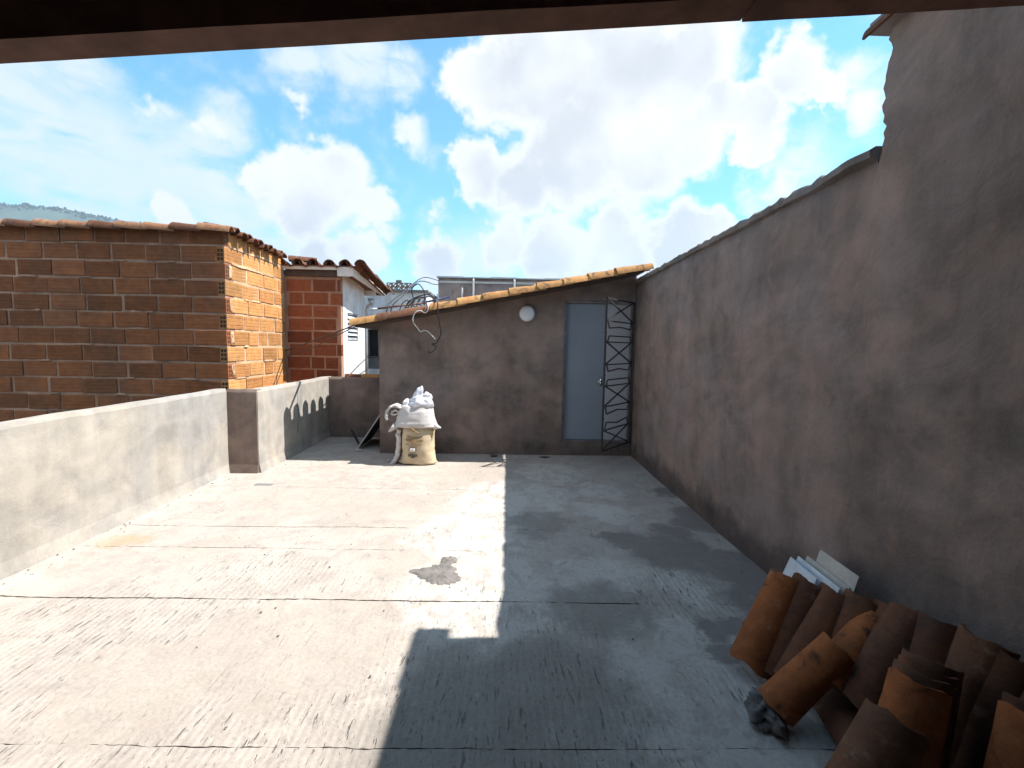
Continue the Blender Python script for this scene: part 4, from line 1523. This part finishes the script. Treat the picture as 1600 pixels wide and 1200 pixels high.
es = thing('empty_sack', 'limp empty white sack hanging down the left side of the two full ones', 'sack', (SX, SY, 0))
drape('sack_mouth', [(-.20, .735), (-.27, .765), (-.345, .755), (-.395, .70), (-.415, .63), (-.40, .565)], .17, 'sack_white', es, 1, 0.03)
drape('sack_roll', [(-.22, .69), (-.29, .70), (-.34, .675), (-.335, .635), (-.28, .63), (-.22, .65)], .14, 'sack_white', es, 5, 0.02)
drape('sack_body', [(-.25, .47), (-.275, .40), (-.265, .28), (-.28, .17), (-.295, .09), (-.33, .03), (-.36, .012)], .16, 'sack_white', es, 9, 0.05)

# ------------------------------------------------------------------ dark sheet leaning on the hut, stick, scraps
lbd = thing('leaning_board', 'dark flat board leaning against the left side of the hut', 'board', (-1.93, 6.7, 0))
bm = bmesh.new()
a, b = Vector((-0.165, 0, 0.005)), Vector((0.20, 0, 0.56))
d = (b - a).normalized()
n = Vector((-d.z, 0, d.x)) * 0.012
vs = []
for y in (0.02, 0.72):
    for q in (a, b, b + n, a + n):
        vs.append(bm.verts.new((q.x, y, q.z)))
for q in ((0, 1, 2, 3), (7, 6, 5, 4), (0, 4, 5, 1), (1, 5, 6, 2), (2, 6, 7, 3), (3, 7, 4, 0)):
    bm.faces.new([vs[i] for i in q])
obj('panel', mesh_of('panel', bm, 'board_dark'), lbd)
bm = bmesh.new()
add_bar(bm, a + n * .5 + Vector((0, .008, 0)), b + n * .5 + Vector((0, .008, 0)), 0.016, 0.020, up=Vector((0, 1, 0)))
obj('edge_strip', mesh_of('edge_strip', bm, 'board_edge'), lbd)
bm = bmesh.new()
add_bar(bm, (0, 0, 0.01), (-.13, .05, .22), .03, .02)
tag(obj('wood_offcut', mesh_of('wood_offcut', bm, 'board_dark'), loc=(-2.17, 7.0, 0)), 'short dark stick propped up on the shaded floor left of the board', 'stick')


def chunk(name, loc, sc, mat, seed, label, cat, group=None, amp=.5):
    o = crumple(name, loc, sc, mat, seed, amp)
    return tag(o, label, cat, group)


chunk('rubble_chunk', (-2.06, 6.60, 0.012), (.05, .035, .018), 'board_edge', 2.2, 'pale flake of rubble at the foot of the leaning board', 'rubble')
chunk('mortar_chunk', (-0.10, 6.35, 0.012), (.05, .03, .018), 'rubble', 4.4, 'dark mortar lump on the floor below the round lamp', 'rubble')
chunk('mortar_chunk', (-1.47, 6.02, 0.01), (.03, .022, .014), 'board_edge', 6.4, 'pale crumb on the floor left of the beige sack', 'rubble')
chunk('mortar_chunk', (0.62, 6.33, 0.008), (.07, .02, .010), 'rubble', 8.1, 'thin dark scrap on the floor left of the doorway', 'rubble')

# ------------------------------------------------------------------ pile of old roof tiles and ceramic slabs (right)
PT = 'old clay tiles stacked against the right wall'


def pile_tile(mat, p0, p1, nrm_, label, k=0, s=1.0, name='clay_tile'):
    p0, p1 = Vector(p0), Vector(p1)
    o = put_tile(mat, p0, p1 - p0, nrm_, None, name, k, s)
    return tag(o, label, 'roof tile', PT)


N0 = (-.75, -.45, .35)
pile = [
    # far rank, standing on end and leaning back on the wall, far to near
    ('pile_clay', (1.235, 2.10, .015), (1.455, 2.19, .40), (-.45, -.9, .3), 'orange tile leaning at the far left end of the pile, below the white slabs'),
    ('old_roof_clay', (1.32, 2.06, .015), (1.53, 2.13, .40), (-.45, -.9, .3), 'tile tucked close behind the far left orange one, mostly hidden'),
    ('old_roof_clay', (1.36, 1.97, .02), (1.62, 2.04, .43), (-.7, -.6, .5), 'dark brown tile standing upright just right of the bluish white slab'),
    ('old_roof_clay', (1.47, 1.92, .02), (1.66, 1.95, .43), (-.5, -.8, .3), 'second dark brown upright tile, right of the bluish white slab'),
    ('old_roof_clay', (1.55, 1.83, .02), (1.72, 1.85, .43), (-.8, -.4, .4), 'third dark upright tile from the slabs along the wall'),
    ('old_roof_clay', (1.60, 1.70, .02), (1.77, 1.78, .44), (-.6, -.7, .4), 'fourth dark upright tile from the slabs along the wall'),
    # middle rank
    ('pile_clay', (1.175, 1.80, .045), (1.47, 1.81, .345), (-.55, -.5, .7), 'big orange tile lying tilted in front, its lower end on the dark rubble lump'),
    ('pile_clay', (1.38, 1.79, .17), (1.62, 1.87, .36), (-.55, -.4, .75), 'bright orange tile edge peeking above the big tilted front tile'),
    ('old_roof_clay', (1.46, 1.72, .12), (1.70, 1.78, .43), (-.55, -.4, .75), 'dull tile nested against the bright orange edge, nearer the wall'),
    ('old_roof_clay', (1.58, 1.60, .10), (1.75, 1.70, .46), (-.6, -.6, .5), 'tan tile with a raised upper corner in the middle of the pile by the wall'),
    ('pile_clay_grey', (1.66, 1.53, .10), (1.78, 1.55, .49), (-.8, -.2, .5), 'tan tile behind the raised corner, close to the wall'),
    ('old_roof_clay', (1.68, 1.43, .08), (1.80, 1.50, .45), (-.6, -.4, .7), 'dark tile against the wall at the right edge of the photo, upper row'),
    ('old_roof_clay', (1.70, 1.34, .08), (1.81, 1.33, .47), (-.6, -.4, .7), 'last dark tile against the wall, nearest the camera, upper row'),
    # near rank with open upper ends, nested into each other
    ('pile_clay', (1.290, 1.370, 0.03), (1.440, 1.460, 0.40), (-.5, -.85, .2), 'orange tile standing in the near row, its curved upper end open to the wall'),
    ('pile_clay_grey', (1.340, 1.405, 0.03), (1.490, 1.495, 0.41), (-.5, -.85, .2), 'thin edged tile nested inside the near orange one'),
    ('old_roof_clay', (1.390, 1.440, 0.03), (1.540, 1.530, 0.42), (-.5, -.85, .2), 'second nested tile behind the near orange one'),
    ('pile_clay_grey', (1.440, 1.475, 0.03), (1.590, 1.565, 0.44), (-.5, -.85, .2), 'third nested tile behind the near orange one, paler'),
    ('pile_clay', (1.540, 1.220, 0.03), (1.660, 1.300, 0.43), (-.5, -.85, .2), 'orange edged tile standing upright by the right edge of the photo'),
    ('old_roof_clay', (1.590, 1.250, 0.03), (1.710, 1.330, 0.44), (-.5, -.85, .2), 'dark tile nested behind the upright one by the right edge of the photo'),
    ('pile_clay_grey', (1.04, 1.28, .02), (1.28, 1.36, .36), (-.6, -.5, .6), 'greyish tan tile nearest the camera, broken upper edge, at the bottom of the photo'),
]
for i, (m, p0, p1, nn, lab) in enumerate(pile):
    pile_tile(m, p0, p1, nn, lab, k=i, s=0.8 if i == 7 else 0.84 if i == 6 else 1.06 if i < 6 else 1.0)
# supports hidden inside the pile: lower layer of tiles lying flat
for i, (x, y, a) in enumerate([(1.50, 2.12, .1), (1.66, 1.95, .0), (1.48, 1.62, .2), (1.66, 1.55, -.1), (1.60, 1.30, .1)]):
    o = put_tile('old_roof_clay', (x - .1, y - .15, 0.02), (sin(a), cos(a), 0), (0, 0, 1), None, 'clay_tile', i)
    tag(o, ['flat tile at the bottom of the pile under the white slabs', 'flat tile at the bottom of the pile against the wall under the dark uprights', 'flat bottom tile in the dark gap behind the big tilted tile', 'flat bottom tile in the dark gap by the wall', 'flat bottom tile under the near nested row'][i], 'roof tile', PT)

CS = 'ceramic slabs leaning behind the clay tiles'


def slab(mat, c0, c1, height, lean, label):
    """thin slab: bottom edge from c0 to c1 (plan + z), leaning towards +X"""
    c0, c1 = Vector(c0), Vector(c1)
    e = (c1 - c0)
    up = Vector((lean, 0, sqrt(1 - lean * lean)))
    nn = e.cross(up).normalized() * 0.009
    bm = bmesh.new()
    A = [c0, c1, c1 + up * height, c0 + up * height]
    ctr = sum(A, Vector()) / 4
    vs = [bm.verts.new(q - ctr) for q in A] + [bm.verts.new(q + nn - ctr) for q in A]
    for q in ((0, 1, 2, 3), (7, 6, 5, 4), (0, 4, 5, 1), (1, 5, 6, 2), (2, 6, 7, 3), (3, 7, 4, 0)):
        bm.faces.new([vs[i] for i in q])
    bmesh.ops.bevel(bm, geom=bm.edges[:], offset=0.0015, segments=1, affect='EDGES')
    tag(obj('ceramic_slab', mesh_of('ceramic_slab', bm, mat), loc=ctr), label, 'tile slab', CS)


slab('ceramic', (1.52, 2.49, .02), (1.50, 2.24, .02), 0.39, 0.36, 'bluish white marbled slab, foremost and leftmost of the ceramic slabs')
slab('ceramic', (1.545, 2.47, .02), (1.525, 2.12, .02), 0.405, 0.36, 'thin white slab edge right behind the bluish marbled slab')
slab('ceramic_tan', (1.575, 2.44, .02), (1.555, 2.10, .02), 0.42, 0.35, 'thin slab edge in the middle of the ceramic slabs')
slab('ceramic_tan', (1.62, 2.38, .02), (1.60, 2.08, .02), 0.475, 0.27, 'tan slab standing highest and closest to the wall')

lump = crumple('rubble_lump', (1.135, 1.80, 0.03), (.062, .085, .05), 'rubble_grey', 11.0, 0.75, rough=0.4)
for v in lump.data.vertices:
    q = v.co.normalized()
    v.co += q * (0.014 * nz(v.co.x * 45, v.co.y * 45, v.co.z * 45) + 0.008 * nz(v.co.x * 110, v.co.y * 110, v.co.z * 110))
tag(lump, 'dark crumbling rubble lump at the left foot of the tile pile', 'rubble')

# ------------------------------------------------------------------ porch roof over the camera
pr_ = thing('porch_roof', 'dark timber porch roof edge crossing the top of the view', 'roof', (0, 1.5, 2.4))


def bz(x):
    return 2.503 + 0.0860 * x - 2.4


bm = bmesh.new()
for x0, x1, dz in ((-5.5, 0.72, 0.0), (0.725, 1.862, -0.004)):
    n = 24
    prev = None
    for i in range(n + 1):
        x = x0 + (x1 - x0) * i / n
        j = 0.004 * nz(x * 5, 1.7) + 0.0025 * nz(x * 17, 2)
        zb = bz(x) + dz + j
        ring = [bm.verts.new(c) for c in ((x, 0.0 + j, zb), (x, -0.098, zb + .004), (x, -0.098, zb + 0.16), (x, 0.0, zb + 0.16))]
        if prev:
            for q in range(4):
                bm.faces.new((prev[q], prev[(q + 1) % 4], ring[(q + 1) % 4], ring[q]))
        else:
            bm.faces.new(ring)
        prev = ring
    bm.faces.new(prev[::-1])
obj('beam', mesh_of('beam', bm, 'beam_wood'), pr_)
bm = bmesh.new()
poly = [(-5.5, bz(-5.5) + .165), (1.86, bz(1.86) + .165), (1.86, bz(1.86) + .19), (-5.5, bz(-5.5) + .19)]
add_prism(bm, poly, 'Y', -4.1, 0.03)
obj('roof_deck', mesh_of('roof_deck', bm, 'dark_wood'), pr_)
for i in range(8):
    y = -0.55 - i * 0.48
    bm = bmesh.new()
    v = []
    for x in (-5.5, 1.86):
        for yy_ in (y, y + .08):
            for dz in (0.05, .1645):
                v.append(bm.verts.new((x, yy_, bz(x) + dz)))
    for q in ((0, 1, 3, 2), (4, 5, 7, 6), (0, 1, 5, 4), (2, 3, 7, 6), (0, 2, 6, 4), (1, 3, 7, 5)):
        bm.faces.new([v[i_] for i_ in q])
    obj('rafter', mesh_of('rafter', bm, 'dark_wood'), pr_)
tag(obj('shade_wall', box_mesh('shade_wall', (-3.34, -2.59, 0), (-3.215, 1.25, 2.30), 'hut_plaster')), 'added plastered side wall, out of view, shading the porch from the left', 'wall')  # unseen wall added to darken the foreground
tag(obj('shade_wall', box_mesh('shade_wall', (-3.5, -2.75, 0), (1.87, -2.6, 5.2), 'hut_plaster')), 'added plastered wall behind the camera, out of view, cutting the sky light', 'wall')  # unseen wall added and made tall to block sky light from behind

# ------------------------------------------------------------------ far hill
bm = bmesh.new()
NXh, NYh = 90, 14
g_ = []


def hill_top(x):
    # ridge profile at Y about 1500 m
    base = 415 - 0.115 * (x + 1560)
    return max(0.0, base * max(0.0, 1 - max(0, (x + 1100)) / 900.0)) + 10 * nz(x * 0.006, 1.0) + 5 * nz(x * 0.02, 3.0)


for i in range(NXh + 1):
    x = -3600 + i * 40
    row = []
    for j in range(NYh + 1):
        t = j / NYh
        y = 700 + 800 * t
        z = (hill_top(x) + 3.5) * (t ** 1.25) + 14 * nz(x * .004, y * .004, 2) * t - 3.5
        row.append(bm.verts.new((x, y, z)))
    row.append(bm.verts.new((x, 2300, -3.5)))
    g_.append(row)
for a, b in zip(g_, g_[1:]):
    for j in range(len(a) - 1):
        bm.faces.new((a[j], b[j], b[j + 1], a[j + 1]))
structure(obj('hill', mesh_of('hill', bm, 'hill_green', True)))
bm = bmesh.new()
for i in range(500):
    x = rnd.uniform(-2000, -1050)
    y = 1500 - abs(rnd.gauss(0, 1)) * 14
    t = (y - 700) / 800
    z = (hill_top(x) + 3.5) * (t ** 1.25) + 14 * nz(x * .004, y * .004, 2) * t - 3.5
    s = rnd.uniform(1.5, 4.5)
    bmesh.ops.create_icosphere(bm, subdivisions=1, radius=1.0, matrix=Matrix.Translation((x, y, z + s * .5)) @ Matrix.Diagonal((s * .9, s * .9, s * rnd.uniform(.8, 1.4), 1)))
o = obj('far_trees', mesh_of('far_trees', bm, 'hill_tree', True))
o['kind'] = 'stuff'

# ------------------------------------------------------------------ air
m = bpy.data.materials.new('air')
m.use_nodes = True
g = NG(m.node_tree)
out = g.n('ShaderNodeOutputMaterial')
pv = g.n('ShaderNodeVolumePrincipled', ins={'Color': (.62, .80, 1.0), 'Density': 0.00024, 'Anisotropy': 0.2})
m.node_tree.links.new(pv.outputs[0], out.inputs['Volume'])
MATS['air'] = m
hz = obj('haze', box_mesh('haze', (-4100, -4100, -4.6), (4100, 4100, 470), 'air'))
hz['kind'] = 'stuff'
